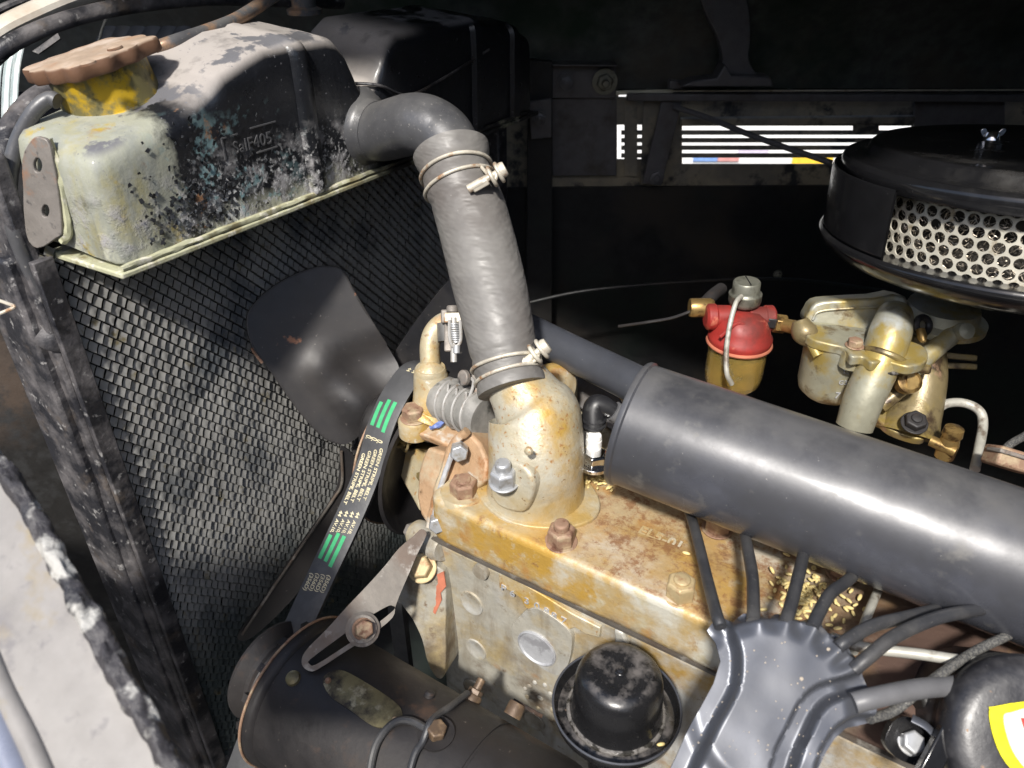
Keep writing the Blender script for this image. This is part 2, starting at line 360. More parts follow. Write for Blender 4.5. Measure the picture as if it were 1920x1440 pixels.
m_rbolt = mat('bolt_rust', (.29, .18, .12), .62, .2, layers=[dict(c=(.40, .31, .20), s=90, lo=.50, hi=.64), dict(c=(.16, .08, .05), s=120, lo=.55, hi=.66, seed=4)], bump=[(350, .5, .0006)])
m_dbolt = mat('terminal_dark_brass', (.11, .075, .05), .5, .3, layers=[dict(c=(.22, .15, .09), s=120, lo=.5, hi=.64)], bump=[(350, .4, .0005)])
m_gbolt = mat('bolt_gold_painted', (.46, .36, .20), .5, .25, layers=[dict(c=(.32, .18, .09), s=90, lo=.5, hi=.64)], bump=[(350, .4, .0005)])
m_zinc = mat('bolt_zinc', (.46, .47, .48), .42, .5, layers=[dict(c=(.30, .28, .24), s=110, lo=.54, hi=.66)], bump=[(350, .25, .0004)])
m_plug = mat('core_plug_bright', (.50, .51, .53), .45, .35, layers=[dict(c=(.36, .36, .38), s=70, lo=.5, hi=.6)], bump=[(90, .5, .0012), (350, .3, .0004)])
m_belt = mat('belt_rubber', (.062, .063, .066), .6, 0, layers=[dict(c=(.10, .10, .10), s=40, lo=.5, hi=.7)], bump=[(900, .2, .0002)])
m_green = mat('belt_print_green', (.05, .40, .16), .6, var=.2)
m_print = mat('belt_print_cream', (.58, .52, .34), .6, var=.2)
m_blade = mat('fan_blade_black', (.014, .014, .016), .42, .1, layers=[dict(c=(.036, .032, .030), s=9, lo=.42, hi=.7, r=.55), dict(c=(.12, .11, .10), s=220, lo=.66, hi=.72, seed=4), dict(c=(.28, .13, .07), s=25, lo=.66, hi=.70, seed=7)], bump=[(300, .15, .0003)])
m_black = mat('black_gloss_paint', (.010, .010, .011), .16, 0, coat=.3, layers=[dict(c=(.10, .095, .09), s=420, lo=.68, hi=.74, r=.8), dict(c=(.05, .048, .045), s=16, lo=.5, hi=.75, r=.45)], bump=[(40, .1, .0006)])
m_satin = mat('black_satin_metal', (.085, .092, .112), .33, .4, layers=[dict(c=(.10, .104, .115), s=7, lo=.45, hi=.7, r=.38), dict(c=(.33, .32, .31), s=330, lo=.69, hi=.74, r=.8, m=0, seed=4), dict(c=(.20, .19, .18), s=24, lo=.64, hi=.74, seed=6, r=.6, m=0)], bump=[(300, .06, .0003)])
m_muff = mat('intake_cylinder_paint', (.070, .073, .086), .24, .15, coat=.1, layers=[dict(c=(.17, .165, .155), s=8, lo=.25, hi=.70, r=.48, up=(.25, 1.0)), dict(c=(.055, .056, .062), s=16, lo=.42, hi=.60, r=.42, seed=9), dict(c=(.30, .29, .27), s=420, lo=.69, hi=.74, r=.8, m=0, seed=4), dict(c=(.13, .125, .115), s=60, lo=.60, hi=.80, seed=6, r=.5, m=0)], bump=[(500, .08, .0002), (14, .15, .002)])
m_capb = mat('oil_cap_black', (.012, .012, .013), .26, 0, coat=.25, layers=[dict(c=(.11, .10, .095), s=90, lo=.46, hi=.64, r=.65, up=(.7, .95), det=10), dict(c=(.40, .27, .18), s=36, lo=.66, hi=.69, seed=4, r=.8, up=(.5, .9)), dict(c=(.14, .13, .12), s=300, lo=.68, hi=.73, seed=6, r=.8)], bump=[(110, .35, .0009), (40, .15, .001)])
m_oily = mat('oily_dust_ring', (.16, .15, .14), .3, .1, layers=[dict(c=(.03, .028, .024), s=140, lo=.48, hi=.56, r=.2)], bump=[(260, .8, .0012)])
m_cable = mat('ignition_cable', (.036, .037, .041), .42, 0, layers=[dict(c=(.085, .082, .078), s=28, lo=.45, hi=.75, r=.6), dict(c=(.16, .15, .14), s=500, lo=.62, hi=.72, seed=3)], bump=[(200, .3, .0005)])
m_greycable = mat('grey_sleeve', (.13, .13, .135), .5, 0, bump=[(150, .15, .0005)])
m_braid = mat('braided_sleeve', (.07, .07, .07), .55, .2, layers=[dict(c=(.17, .165, .15), s=900, lo=.46, hi=.56, det=2)], bump=[(1100, .8, .0005, 2)])
m_pale = mat('pale_metal_line', (.42, .41, .36), .5, .2, layers=[dict(c=(.16, .13, .10), s=60, lo=.54, hi=.66)], bump=[(200, .2, .0004)])
m_gen = mat('dynamo_grimy_black', (.016, .015, .016), .5, .1, layers=[dict(c=(.11, .06, .035), s=22, lo=.58, hi=.70, r=.7, up=(.2, .8)), dict(c=(.034, .030, .029), s=9, lo=.4, hi=.65, r=.65, seed=5), dict(c=(.15, .13, .11), s=260, lo=.68, hi=.73, seed=6)], bump=[(160, .35, .0008)])
m_tagp = mat('data_plate_patina', (.22, .19, .10), .5, .4, layers=[dict(c=(.04, .032, .025), s=35, lo=.46, hi=.6), dict(c=(.40, .36, .24), s=70, lo=.56, hi=.66, seed=5)], bump=[(250, .4, .0005)])
m_arm = mat('bracket_steel_dull', (.145, .130, .112), .45, .35, layers=[dict(c=(.12, .09, .07), s=24, lo=.48, hi=.62), dict(c=(.32, .30, .27), s=50, lo=.55, hi=.65, seed=4)], bump=[(200, .25, .0005)])
m_carb = mat('carburettor_alloy', (.34, .33, .25), .42, .35, layers=[dict(c=(.36, .27, .08), s=30, lo=.50, hi=.64, r=.4), dict(c=(.14, .10, .05), s=48, lo=.58, hi=.68, seed=5), dict(c=(.44, .46, .44), s=18, lo=.52, hi=.62, seed=7)], bump=[(260, .35, .0006)])
m_carbo = mat('carburettor_oily_brown', (.22, .175, .09), .36, .3, layers=[dict(c=(.27, .20, .06), s=34, lo=.48, hi=.62), dict(c=(.06, .04, .025), s=44, lo=.52, hi=.64, seed=5), dict(c=(.30, .19, .12), s=60, lo=.6, hi=.68, seed=9)], bump=[(260, .4, .0007)])
m_brass = mat('brass_old', (.36, .24, .09), .4, .7, layers=[dict(c=(.12, .07, .03), s=120, lo=.5, hi=.62)], bump=[(300, .3, .0004)])
m_red = mat('red_paint_filter', (.30, .028, .022), .45, 0, layers=[dict(c=(.13, .02, .015), s=26, lo=.42, hi=.60, r=.7, seed=9), dict(c=(.20, .02, .015), s=50, lo=.55, hi=.68), dict(c=(.50, .16, .10), s=70, lo=.6, hi=.7, seed=5)], bump=[(90, .2, .0006)])
m_glass = mat('amber_fuel_glass', (.62, .46, .14), .12, 0, trans=.75, ior=1.4, layers=[dict(c=(.30, .22, .05), s=22, lo=.40, hi=.65, r=.3), dict(c=(.45, .42, .30), s=60, lo=.55, hi=.7, seed=4, r=.5)])
m_fuel = mat('amber_petrol', (.30, .20, .02), .3, 0, var=.2)
m_knob = mat('knob_grey_metal', (.22, .22, .18), .42, .5, layers=[dict(c=(.09, .09, .07), s=70, lo=.5, hi=.64)], bump=[(250, .2, .0004)])
m_perf = mat('perforated_cream_metal', (.60, .57, .48), .42, .3, layers=[dict(c=(.34, .28, .18), s=70, lo=.58, hi=.68)])
m_gauze = mat('filter_gauze_wire', (.40, .35, .28), .4, .6)
m_speck = mat('dirt_speck', (.36, .31, .25), .9)
m_chrome = mat('chrome', (.62, .62, .63), .12, 1, var=.05)
m_dark = mat('bay_black_paint', (.012, .0125, .0135), .5, 0, layers=[dict(c=(.028, .023, .018), s=7, lo=.5, hi=.68, r=.7), dict(c=(.012, .017, .015), s=5, lo=.5, hi=.6, seed=5), dict(c=(.04, .037, .034), s=300, lo=.7, hi=.74, seed=8)], bump=[(90, .2, .0008)], var=.3)
m_hoodp = mat('hood_underside_paint', (.10, .11, .105), .42, 0, layers=[dict(c=(.11, .095, .075), s=4, lo=.5, hi=.68, r=.6), dict(c=(.03, .05, .035), s=3, lo=.5, hi=.62, seed=5)], var=.3, bump=[(60, .1, .001)])
m_bayg = mat('bay_part_paint_worn', (.115, .112, .118), .40, .1, layers=[dict(c=(.07, .06, .052), s=20, lo=.5, hi=.66, r=.6), dict(c=(.09, .085, .08), s=260, lo=.66, hi=.72, seed=4)], bump=[(140, .3, .0008)])
m_louv = mat('louvre_panel_dirty', (.20, .18, .145), .6, 0, layers=[dict(c=(.34, .29, .20), s=14, lo=.46, hi=.64), dict(c=(.035, .035, .035), s=18, lo=.52, hi=.6, seed=4)], bump=[(120, .3, .0008)])
m_addwall = mat('added_wall_dark', (.05, .046, .042), .85, bump=[(6, .3, .01)])
m_white = mat('white_backdrop', (.82, .82, .80), .8, var=.03)
m_sign = [mat('distant_' + n, c, .6) for n, c in (('blue', (.20, .34, .66)), ('yellow', (.85, .55, .05)), ('red', (.62, .30, .28)), ('lilac', (.60, .54, .66)))]
m_fend = mat('wing_lip_pale_paint', (.235, .222, .210), .65, 0, layers=[dict(c=(.29, .275, .258), s=8, lo=.4, hi=.6), dict(c=(.17, .16, .16), s=30, lo=.60, hi=.70, seed=4), dict(c=(.24, .19, .10), s=14, lo=.63, hi=.72, seed=6), dict(c=(.17, .16, .16), s=70, lo=.60, hi=.70, seed=9)], bump=[(30, .3, .001), (160, .3, .0006)])
m_crust = mat('perished_rubber_seal', (.045, .042, .045), .5, 0, layers=[dict(c=(.42, .41, .38), s=55, lo=.53, hi=.60), dict(c=(.02, .02, .025), s=60, lo=.58, hi=.66, seed=4), dict(c=(.36, .28, .10), s=16, lo=.62, hi=.70, seed=6)], bump=[(110, .9, .003)])
m_blueish = mat('wing_bead_grey', (.24, .26, .33), .3, .1, var=.1)
m_cream = mat('nose_cream_paint', (.56, .52, .45), .4, 0, layers=[dict(c=(.45, .38, .30), s=14, lo=.55, hi=.7)], bump=[(40, .1, .0006)])
m_slat = mat('grille_slat_dark', (.12, .13, .15), .35, .3, layers=[dict(c=(.12, .12, .12), s=30, lo=.5, hi=.7)])
m_slatp = mat('grille_slat_pale', (.36, .42, .42), .35, .3, layers=[dict(c=(.5, .52, .5), s=30, lo=.5, hi=.7)])
m_ceram = mat('plug_ceramic', (.78, .77, .74), .2, 0, var=.05)
m_boot = mat('plug_boot_rubber', (.016, .016, .018), .4, 0, layers=[dict(c=(.06, .06, .06), s=60, lo=.55, hi=.7)])
m_grain = mat('rice_grain', (.62, .50, .22), .5, 0, var=.2, vs=300)
m_can = mat('canister_black_chipped', (.018, .018, .021), .34, 0, layers=[dict(c=(.42, .25, .13), s=60, lo=.66, hi=.69, r=.8), dict(c=(.08, .078, .08), s=24, lo=.48, hi=.66, r=.5, seed=4), dict(c=(.20, .19, .19), s=190, lo=.66, hi=.71, seed=5)], bump=[(130, .3, .0008)])
m_yel = mat('sticker_yellow', (.86, .78, .005), .35, var=.04)
m_stw = mat('sticker_cream', (.75, .72, .60), .4, var=.05)
m_str = mat('sticker_red', (.65, .04, .03), .4, var=.1)
m_redp = mat('red_primer_patch', (.42, .14, .08), .7, var=.2)
m_conc = mat('ground_asphalt', (.055, .054, .052), .85, bump=[(20, .2, .004)])

# ---------------------------------------------------------------- the setting
def struct(name, g, m, **k): return build(name, g, m, kind='structure', **k)
struct('ground', box((0, 0, -.02), 60, 60, .04), m_conc, loc=(0, 0, 0), bev=0)
FP = CAM + HD * 1.04                                                    # far side of the bay, square to the view
RT = V((HD.y, -HD.x, 0))
def farp(px, py, off=0): return hit(px, py, FP + HD * off, HD)
def fpx(pts, off, thick, step=None, **k): return sheet(FP + HD * off, -HD, pts, thick, step, up=(0, 0, 1), **k)
# white backdrop added to brighten the louvre slots, with coloured notices low on it
wc = CAM + HD * 3.4
wl = thing('white_backdrop', 'white backdrop added outside to brighten the louvre slots', 'wall', (wc.x, wc.y, 0))
build('backdrop_face', box((wc.x, wc.y, .85), 7, .12, 1.7, RT, HD), m_white, wl)
for px0, px1, py0, py1, k in ((1300, 1345, 294, 302, 0), (1345, 1385, 294, 302, 2), (1487, 1560, 293, 308, 1), (1385, 1440, 280, 288, 3)):
    a = hit(px0, py0, wc - HD * .066, HD); b = hit(px1, py1, wc - HD * .066, HD); c = (a + b) / 2
    build('painted_notice', box(c, abs((b - a).dot(RT)), .006, abs(a.z - b.z), RT, HD), m_sign[k], wl)

# closed half of the bonnet over the far side
hd = thing('closed_bonnet_half', 'black closed half of the bonnet roofing the far side of the engine bay', 'bonnet', FP)
prof = [V((-.9, .30, 1.40))]
def strip(rows, thick=.002):
    vs = []; fs = []; m = len(rows[0])
    for r in rows: vs += r
    for j in range(len(rows) - 1):
        for i in range(m - 1): fs.append((j * m + i, j * m + i + 1, (j + 1) * m + i + 1, (j + 1) * m + i))
    return vs, fs
rows = []
e0 = [V((-.85 + 1.5 * i / 12, .275 + .24 * i / 12, 1.39)) for i in range(13)]
far = []
for (o, z) in ((.0, 1.085), (-.03, 1.16), (-.09, 1.24), (-.18, 1.31), (-.30, 1.36)):
    far.append([CAM + HD * (1.04 + o) + RT * (-.95 + 2.0 * i / 12) + V((0, 0, z - 1.3)) for i in range(13)])
mid = [[(far[-1][i] * (1 - t) + e0[i] * t) + V((0, 0, .03 * sin(pi * t))) for i in range(13)] for t in (.25, .5, .75, 1)]
build('bonnet_skin', strip(far + mid), m_hoodp, hd, ang=60)
build('bonnet_edge_roll', tube(e0, .006, 10, 0), m_hoodp, hd)
struct('added_dark_wall', box((0, -4.6, 1.4), 26, .25, 2.8), m_addwall, loc=(0, -4.6, 0))  # unseen wall added behind the camera to darken reflections
struct('added_bay_floor', box((0, .55, .30), 1.9, 1.5, .02), m_dark, loc=(0, .55, .3))  # black floor added so the gaps between parts stay dark
struct('bulkhead', box((.62, .75, .85), .02, 2.2, 1.1), m_dark, loc=(.62, .75, .3))
# far side: valance, louvre panel
fs_ = thing('far_side_panel', 'black far side panel of the engine bay with horizontal louvre slots', 'body panel', farp(1400, 700))
lo_holes = [[(1279, 236), (1710, 236), (1710, 308), (1279, 308)], [(1157, 234), (1204, 234), (1204, 299), (1157, 299)]]
build('panel', fpx([(500, 90), (1160, 90), (1160, 182), (3600, 182), (3600, 420), (500, 420)], .012, .003, holes=lo_holes), m_louv, fs_)
lowp = fpx([(500, 358), (960, 352), (3600, 335), (3600, 1500), (500, 1500)], .006, .004)
build('lower_valance', lowp, m_dark, fs_)
for i, yy in enumerate((248.5, 263, 277, 291.5)):
    for x0, x1 in ((1276, 1714), (1165, 1206)):
        a = farp(x0, yy, .008); b = farp(x1, yy, .008)
        build('slat', rect(a, b, .0030, (V((0, 0, 1)) + HD * .5, .0055)), m_louv, fs_)
build('cover_strip', fpx([(1171, 184), (1195, 184), (1195, 330), (1171, 330)], .003, .002), m_louv, fs_)
build('slat', fpx([(1600, 236), (1648, 236), (1648, 248), (1600, 248)], .006, .002), m_louv, fs_)
build('upper_ledge', rect(farp(1275, 228, -.004), farp(1714, 224, -.004), .010, (V((0, 0, 1)), .010)), m_louv, fs_, bev=.002)
build('blanking_plate', fpx([(1030, 185), (1156, 180), (1156, 330), (1036, 330)], -.004, .003), m_bayg, fs_, bev=.001)
build('blanking_plate', fpx([(1714, 186), (1885, 186), (1885, 250), (1714, 262)], -.004, .003), m_bayg, fs_, bev=.001)
# bonnet rest rail
rl = thing('bonnet_rail', 'long black rail with bright upper edge above the louvre slots', 'rail', farp(1500, 185))
build('rail_bar', rect(farp(1175, 181, -.03), farp(2100, 183, -.03), .012, (V((0, 0, 1)), .009)), m_bayg, rl, bev=.0015)
build('rail_flange', rect(farp(1160, 172, -.012), farp(2100, 170, -.012), .02, (V((0, 0, 1)), .0035)), m_black, rl, bev=.001)
build('painted_glint_edge', rect(farp(1262, 170.5, -.0285), farp(2100, 168, -.0285), .003, (V((0, 0, 1)), .0016)), m_perf, rl)  # pale strip painted in place of the rail's glint
build('bright_edge', rect(farp(1155, 174, -.028), farp(1262, 171, -.028), .004, (V((0, 0, 1)), .0050)), mat('rail_edge_bright', (.6, .57, .45), .4), rl, bev=.001)
# rubber-padded hinge arm
ar = thing('bonnet_support_arm', 'thick curved black support arm standing on the rail', 'support arm', farp(1370, 165, -.05))
build('arm_blade', fpx([(1335, -60), (1395, -20), (1408, 60), (1404, 110), (1418, 148), (1350, 150), (1355, 110), (1345, 70), (1325, 30), (1300, -40)], -.06, .02, smooth=4), m_bayg, ar, bev=.003)
build('arm_foot', fpx([(1275, 163), (1300, 152), (1345, 146), (1360, 120), (1372, 142), (1445, 145), (1452, 163)], -.075, .03), m_bayg, ar, bev=.002)
# bracket bars
sb = thing('slanted_bracket', 'slanted dark flat bar bracket bolted beside the louvre slots', 'bracket', farp(1230, 345, -.02))
build('slanted_bar', rect(farp(1262, 178, -.02), farp(1222, 345, -.02), .004, (RT, .026)), m_bayg, sb, bev=.0008)
build('upright_bar', rect(farp(1228, 182, -.004), farp(1222, 345, -.004), .004, (RT, .030)), m_louv, sb, bev=.0008)
build('bolt', hexa(farp(1230, 332, -.023), -HD, .009, .004, wash=1.2), m_bayg, sb)
build('top_clip', fpx([(1255, 150), (1285, 153), (1282, 168), (1254, 168)], -.05, .012), m_bayg, sb, bev=.002)
pr = [farp(1263, 200, -.028), farp(1330, 222, -.05), farp(1420, 258, -.09), farp(1560, 306, -.14)]
build('thin_rod', tube(pr, .0036, 10), m_bayg, label='thin black rod running from the slanted bar down to the air cleaner', cat='rod')
# corner plate with bolts
cp = thing('corner_plate', 'dark corner plate with two bolts left of the rail', 'plate', farp(1100, 190, -.01))
build('plate', fpx([(1035, 118), (1155, 119), (1155, 184), (1035, 184)], -.016, .004), m_bayg, cp, bev=.001)
build('flange', rect(farp(1035, 118, -.03), farp(1155, 119, -.03), .03, (V((0, 0, 1)), .002)), m_bayg, cp, bev=.0006)
build('bolt', hexa(farp(1134, 153, -.021), -HD, .0105, .007, stud=.45, sh=.8, wash=1.5), m_knob, cp)
build('bolt', hexa(farp(1062, 155, -.021), -HD, .009, .004, sh=.2), m_bayg, cp)
ups = thing('far_upright', 'black upright channel bolted beyond the radiator', 'upright', farp(1010, 900, -.06))
build('channel', fpx([(990, 112), (1036, 116), (1034, 900), (985, 900)], -.03, .02), m_dark, ups, bev=.001)
build('gusset', fpx([(992, 190), (1034, 185), (1034, 258), (996, 262)], -.045, .004), m_bayg, ups, bev=.001)
build('bolt', hexa(farp(1012, 222, -.05), -HD, .008, .004, sh=.3), m_bayg, ups)

iw = thing('inner_wing_lip', 'faint curved black inner wing lip low on the far side', 'wing', farp(1300, 560, -.1))
build('lip_roll', tube([farp(960, 575, -.12), farp(1100, 545, -.12), farp(1300, 528, -.12), farp(1480, 524, -.12), farp(1660, 545, -.12)], .0022, 12, 8), m_dark, iw)
build('bolt', hexa(farp(1458, 514, -.10), -HD, .005, .004, wash=1.2), m_knob, iw)

# nose: cowl arch, grille slats, dark shell
ns = thing('nose_cowl', 'cream painted nose cowl arch with dusty black sealing lip', 'cowl', at(100, 400, .8))
build('painted_arch', tube([at(-80, 130, .66), at(-10, 66, .66), at(60, 28, .67), at(150, -8, .69), at(260, -34, .72), at(420, -60, .78)], .0098, 14, 8, flat=(1, 1.6)), m_cream, ns)
build('sealing_lip', tube([at(-60, 160, .64), at(0, 98, .64), at(60, 62, .65), at(150, 30, .67), at(260, 8, .70), at(400, -4, .75), at(520, 0, .80), at(640, 4, .86)], .0070, 14, 8, flat=(1, .9)), m_frame, ns)
build('outer_bead', tube([at(-40, 40, .70), at(10, 14, .70), at(60, -6, .71), at(120, -30, .73)], .004, 10, 8), m_frame, ns)
sh = sheet(*pln((0, 60, 1.0), (0, 260, 1.0), (800, 60, 1.3)), [(-260, -40), (500, -60), (1050, -60), (1100, 1500), (-260, 1500)], .004)
build('shade_backdrop', sh, m_void, ns)  # black sheet painted for the shaded inside of the nose
for i, (x, xb) in enumerate(((214, 196), (240, 222), (268, 249), (297, 276), (326, 306), (354, 336))):
    p = [at(x + 6, 18, .92), at(x - 6, 45, .92), at(xb - 6, 80, .92), at(xb - 14, 110, .92)]
    build('grille_slat', tube(p, .0078, 8, 6, flat=(.25, 1), up0=XF), m_slat, ns)
for i, (x, m) in enumerate(((38, m_slatp), (22, m_slatp), (4, m_slatp))):
    p = [at(x, 88 + i * 8, .80), at(x - 8, 130, .80), at(x - 12, 190, .80), at(x - 12, 260, .80)]
    build('grille_slat', tube(p, .0042, 8, 6, flat=(.3, 1), up0=XF), m, ns)
build('grille_slat', tube([at(204, 24, .88), at(193, 50, .88), at(184, 80, .88)], .0014, 8, 6), m_perf, ns)
build('cowl_stay', sheet(*pln((60, 95, .74), (110, 70, .74), (70, 120, .74)), [(60, 96), (108, 62), (113, 72), (72, 101)], .002), m_frame, ns)

# ---------------------------------------------------------------- radiator
RX = -.463; FX = -.556; CX = -.535
rd = thing('radiator', 'black peeling radiator with flaking header tank and dusty diamond honeycomb core', 'radiator', (RX, .252, .50))
ZB = 1.094
# (y, top z rear, rear x shift, extra, inset)
st = [(.252, 1.158, -.012, .012), (.2545, 1.165, -.005, .006), (.259, 1.169, -.0015, .002), (.266, 1.171, 0, 0), (.285, 1.1745, 0, 0), (.315, 1.181, 0, 0), (.335, 1.186, .0, 0),
      (.350, 1.193, .0, 0), (.354, 1.197, .0015, 0), (.362, 1.201, 0, 0), (.385, 1.208, 0, 0), (.400, 1.212, 0, 0), (.4225, 1.2125, 0, 0), (.4255, 1.2140, .0042, 0), (.432, 1.2145, .0048, 0), (.4375, 1.2135, .0042, 0),
      (.4405, 1.2125, 0, 0), (.462, 1.2115, 0, 0), (.472, 1.2085, 0, 0), (.480, 1.199, 0, 0), (.486, 1.186, 0, 0), (.492, 1.174, -.001, 0), (.499, 1.166, -.001, 0), (.508, 1.165, -.001, 0), (.516, 1.172, -.001, 0), (.523, 1.184, 0, 0),
      (.532, 1.198, 0, 0), (.545, 1.205, 0, 0), (.60, 1.205, 0, 0), (.652, 1.203, 0, 0), (.655, 1.204, .004, 0), (.665, 1.204, .004, 0), (.668, 1.202, 0, 0), (.71, 1.196, 0, 0), (.722, 1.192, 0, 0), (.725, 1.193, .004, 0), (.735, 1.190, .004, 0), (.738, 1.186, 0, 0), (.762, 1.176, 0, 0), (.770, 1.168, -.006, .004)]
def tsec(y, zt, dx, ins):
    xr = RX + dx; pts = []
    zf = zt + .004; zb = ZB + ins * .3
    cor = [(xr, zb, .002), (xr + .0, zt - .004, .011), (FX + ins, zf, .014), (FX + ins, zb, .002)]
    n = len(cor)
    for i in range(n):
        x, z, r = cor[i]; a = V((x, 0, z)); p = V((cor[i - 1][0], 0, cor[i - 1][1])); q = V((cor[(i + 1) % n][0], 0, cor[(i + 1) % n][1]))
        d1 = (p - a).normalized(); d2 = (q - a).normalized()
        for k in range(7):
            t = k / 6; pts.append(((1 - t) ** 2 * (a + d1 * r * 1.3) + 2 * t * (1 - t) * a + t * t * (a + d2 * r * 1.3)))
    # insert points along flat sides for shading
    out = []
    for i in range(len(pts)):
        out.append(pts[i]); 
        if i % 7 == 6:
            nx = pts[(i + 1) % len(pts)]
            for t in (.2, .4, .6, .8): out.append(pts[i] * (1 - t) + nx * t)
    return [V((p.x, y, p.z)) for p in out]
vs, fs = [], []
for (y, zt, dx, ins) in st: vs += tsec(y, zt, dx, ins)
m = len(tsec(*st[0]))
for j in range(len(st) - 1):
    for i in range(m): fs.append((j * m + i, j * m + (i + 1) % m, (j + 1) * m + (i + 1) % m, (j + 1) * m + i))
fs += [tuple(range(m)), tuple((len(st) - 1) * m + i for i in range(m))]
# give the sheet metal its dents
def dent(v):
    a = .0011 * noise.noise(V(v) * 22) + .0005 * noise.noise(V(v) * 60); return V(v) + V((a, a * .5, a))
vs = [dent(v) for v in vs]
def build_at(name, g, mat_, parent, off, **k):
    """a part whose own origin is at off (so its material starts there)"""
    o = build(name, g, mat_, parent, **k); d = V(off) - WL[parent.name]
    for v in o.data.vertices: v.co -= d
    o.location = d; return o
tank = build_at('header_tank', (vs, fs), m_tank, rd, (RX, .252, ZB), ang=50)
# folded seam lip under the tank
lipz = ZB - .001
lip = [V((FX - .002, .2495, lipz - .004)), V((RX + .0045, .2495, lipz)), V((RX + .0045, .775, lipz)), V((FX - .002, .775, lipz - .004))]
vs = lip + [p + V((0, 0, -.0042)) for p in lip]
build('seam_lip', (vs, [(0, 1, 2, 3), (7, 6, 5, 4), (0, 4, 5, 1), (1, 5, 6, 2), (2, 6, 7, 3), (3, 7, 4, 0)]), m_lip, rd, bev=.0012)
build('solder_bead', tube([V((RX + .002, .252 + .01 * i, ZB + .0012 + .0012 * noise.noise(V((i * .7, 0, 0))))) for i in range(51)], .0022, 8, 2, jit=.5), m_lip, rd)
# curled paint flakes on the tank face
vs, fs = [], []
for i in range(300):
    if i < 330: y = random.gauss(.318, .026); z = 1.094 + abs(random.gauss(.0, .034)) + .006
    elif i < 400: y = random.uniform(.285, .36); z = random.gauss(1.165, .012)
    else: y = random.uniform(.30, .50); z = 1.094 + abs(random.gauss(0, .016)) + .003
    if y < .272 or z > 1.185 or z > 1.166 + (y - .28) * .25: continue
    s = random.uniform(.0008, .0022); a = random.uniform(0, 6.28); tilt = random.uniform(.05, .55)
    c = V((RX + .0006, y, z)); e1 = V((sin(tilt), cos(a) * cos(tilt), sin(a) * cos(tilt))); e2 = V((0, -sin(a), cos(a)))
    k = len(vs); p = [c - e2 * s, c + e2 * s * .8, c + e1 * s * 1.1 + e2 * s * random.uniform(.3, 1), c + e1 * s * 1.4 - e2 * s * random.uniform(.1, .9)]
    vs += p + [q + V((.00022, 0, 0)) for q in p]; fs += [(k, k + 1, k + 2, k + 3), (k + 7, k + 6, k + 5, k + 4), (k, k + 4, k + 5, k + 1), (k + 1, k + 5, k + 6, k + 2), (k + 2, k + 6, k + 7, k + 3), (k + 3, k + 7, k + 4, k)]
m_flake = mat('paint_flake', (.022, .023, .026), .5, 0, layers=[dict(c=(.14, .15, .155), s=90, lo=.52, hi=.62), dict(c=(.14, .22, .23), s=60, lo=.60, hi=.66, seed=4)])
build('paint_flakes', (vs, fs), m_flake, rd, kind='stuff', flat=True)
# stamped lettering in a frame on the tank
def tface(x, y, z): return V((RX + .0001 + z, .375 + x, 1.1505 + y))
g = join(text('SalF405', .0125, lambda x, y, z: tface(x * .95, y - .003, z), .03),
         rect(tface(-.026, .006, .0003), tface(-.026, -.009, .0003), .0010, (V((0, 1, 0)), .0012)), rect(tface(-.026, .006, .0003), tface(-.012, .0062, .0003), .001, (V((0, 0, 1)), .001)),
         rect(tface(.0, .0075, .0003), tface(.024, .0075, .0003), .001, (V((0, 0, 1)), .001)), rect(tface(.002, -.0105, .0003), tface(.022, -.0105, .0003), .001, (V((0, 0, 1)), .001)))
build('stamped_lettering', g, m_pipe, rd)
# filler neck (leans a little) and its shoulder
NA = (V((0, 0, 1)) - XR * .20 - XF * .10 + V((0, 0, 0))).normalized()
NC = hit(216, 196, V((0, 0, 1.1765)), V((0, 0, 1)))
build_at('filler_neck', lathe([(.041, -.010), (.0385, -.003), (.0362, .0), (.0352, .0012), (.0340, .0012), (.0332, .004), (.0325, .012), (.0325, .026), (.030, .027), (.030, .012), (0, .012)], NC, NA, 64), m_neck, rd, NC)
# outlet stub
EP0 = onax(690, 243, 0, RX)
build('outlet_flare', lathe([(.034, -.006), (.0290, 0), (.0262, .002), (.0250, .005), (.0242, .010)], EP0, (1, 0, 0), 40), m_pipe, rd)
ep = [EP0, EP0 + V((.016, 0, .0005))]
HT = at(850, 300, .60); HB = at(955, 706, .560)
hax = (HB - HT).normalized()
ep += [at(782, 233, .612), at(828, 254, .604), HT - hax * .002, HT + hax * .03]
build('outlet_elbow', tube(ep, [.0242, .0240, .0238, .0238, .0236, .0234], 36, 12), m_pipe, rd)
# left mounting bracket with two holes
bp = [(58, 262), (76, 258), (92, 272), (104, 330), (116, 430), (106, 446), (70, 466), (48, 440), (44, 380), (42, 300)]
Pb = V((-.50, .2475, 1.12)); Nb = V((.25, -1, .05)).normalized()
def circ(cx, cy, rx, ry, n=16): return [(cx + rx * cos(2 * pi * i / n), cy + ry * sin(2 * pi * i / n)) for i in range(n)]
build('mounting_bracket', sheet(Pb, Nb, bp, .0028, .004, smooth=3, holes=[circ(70, 310, 8, 14, 6), circ(84, 396, 7, 12, 6)], disp=lambda p: .0008 * noise.noise(V((p[0] * 60, p[1] * 60, 1)))), m_brkt, rd, bev=.0006)
build('solder_blob', tube([hit(*p, Pb - Nb * .004, Nb) for p in ((88, 262), (106, 300), (118, 360), (128, 430), (118, 452))], .0028, 8, 6, jit=.6), m_lip, rd)
# rear overlap strap across the tank saddle
build('strap', tube([V((RX - .02, .50, 1.166)), V((RX + .001, .515, 1.164)), V((RX + .003, .55, 1.150)), V((RX + .002, .60, 1.155)), V((RX + .002, .68, 1.170))], .0013, 8, 6), m_frame, rd)

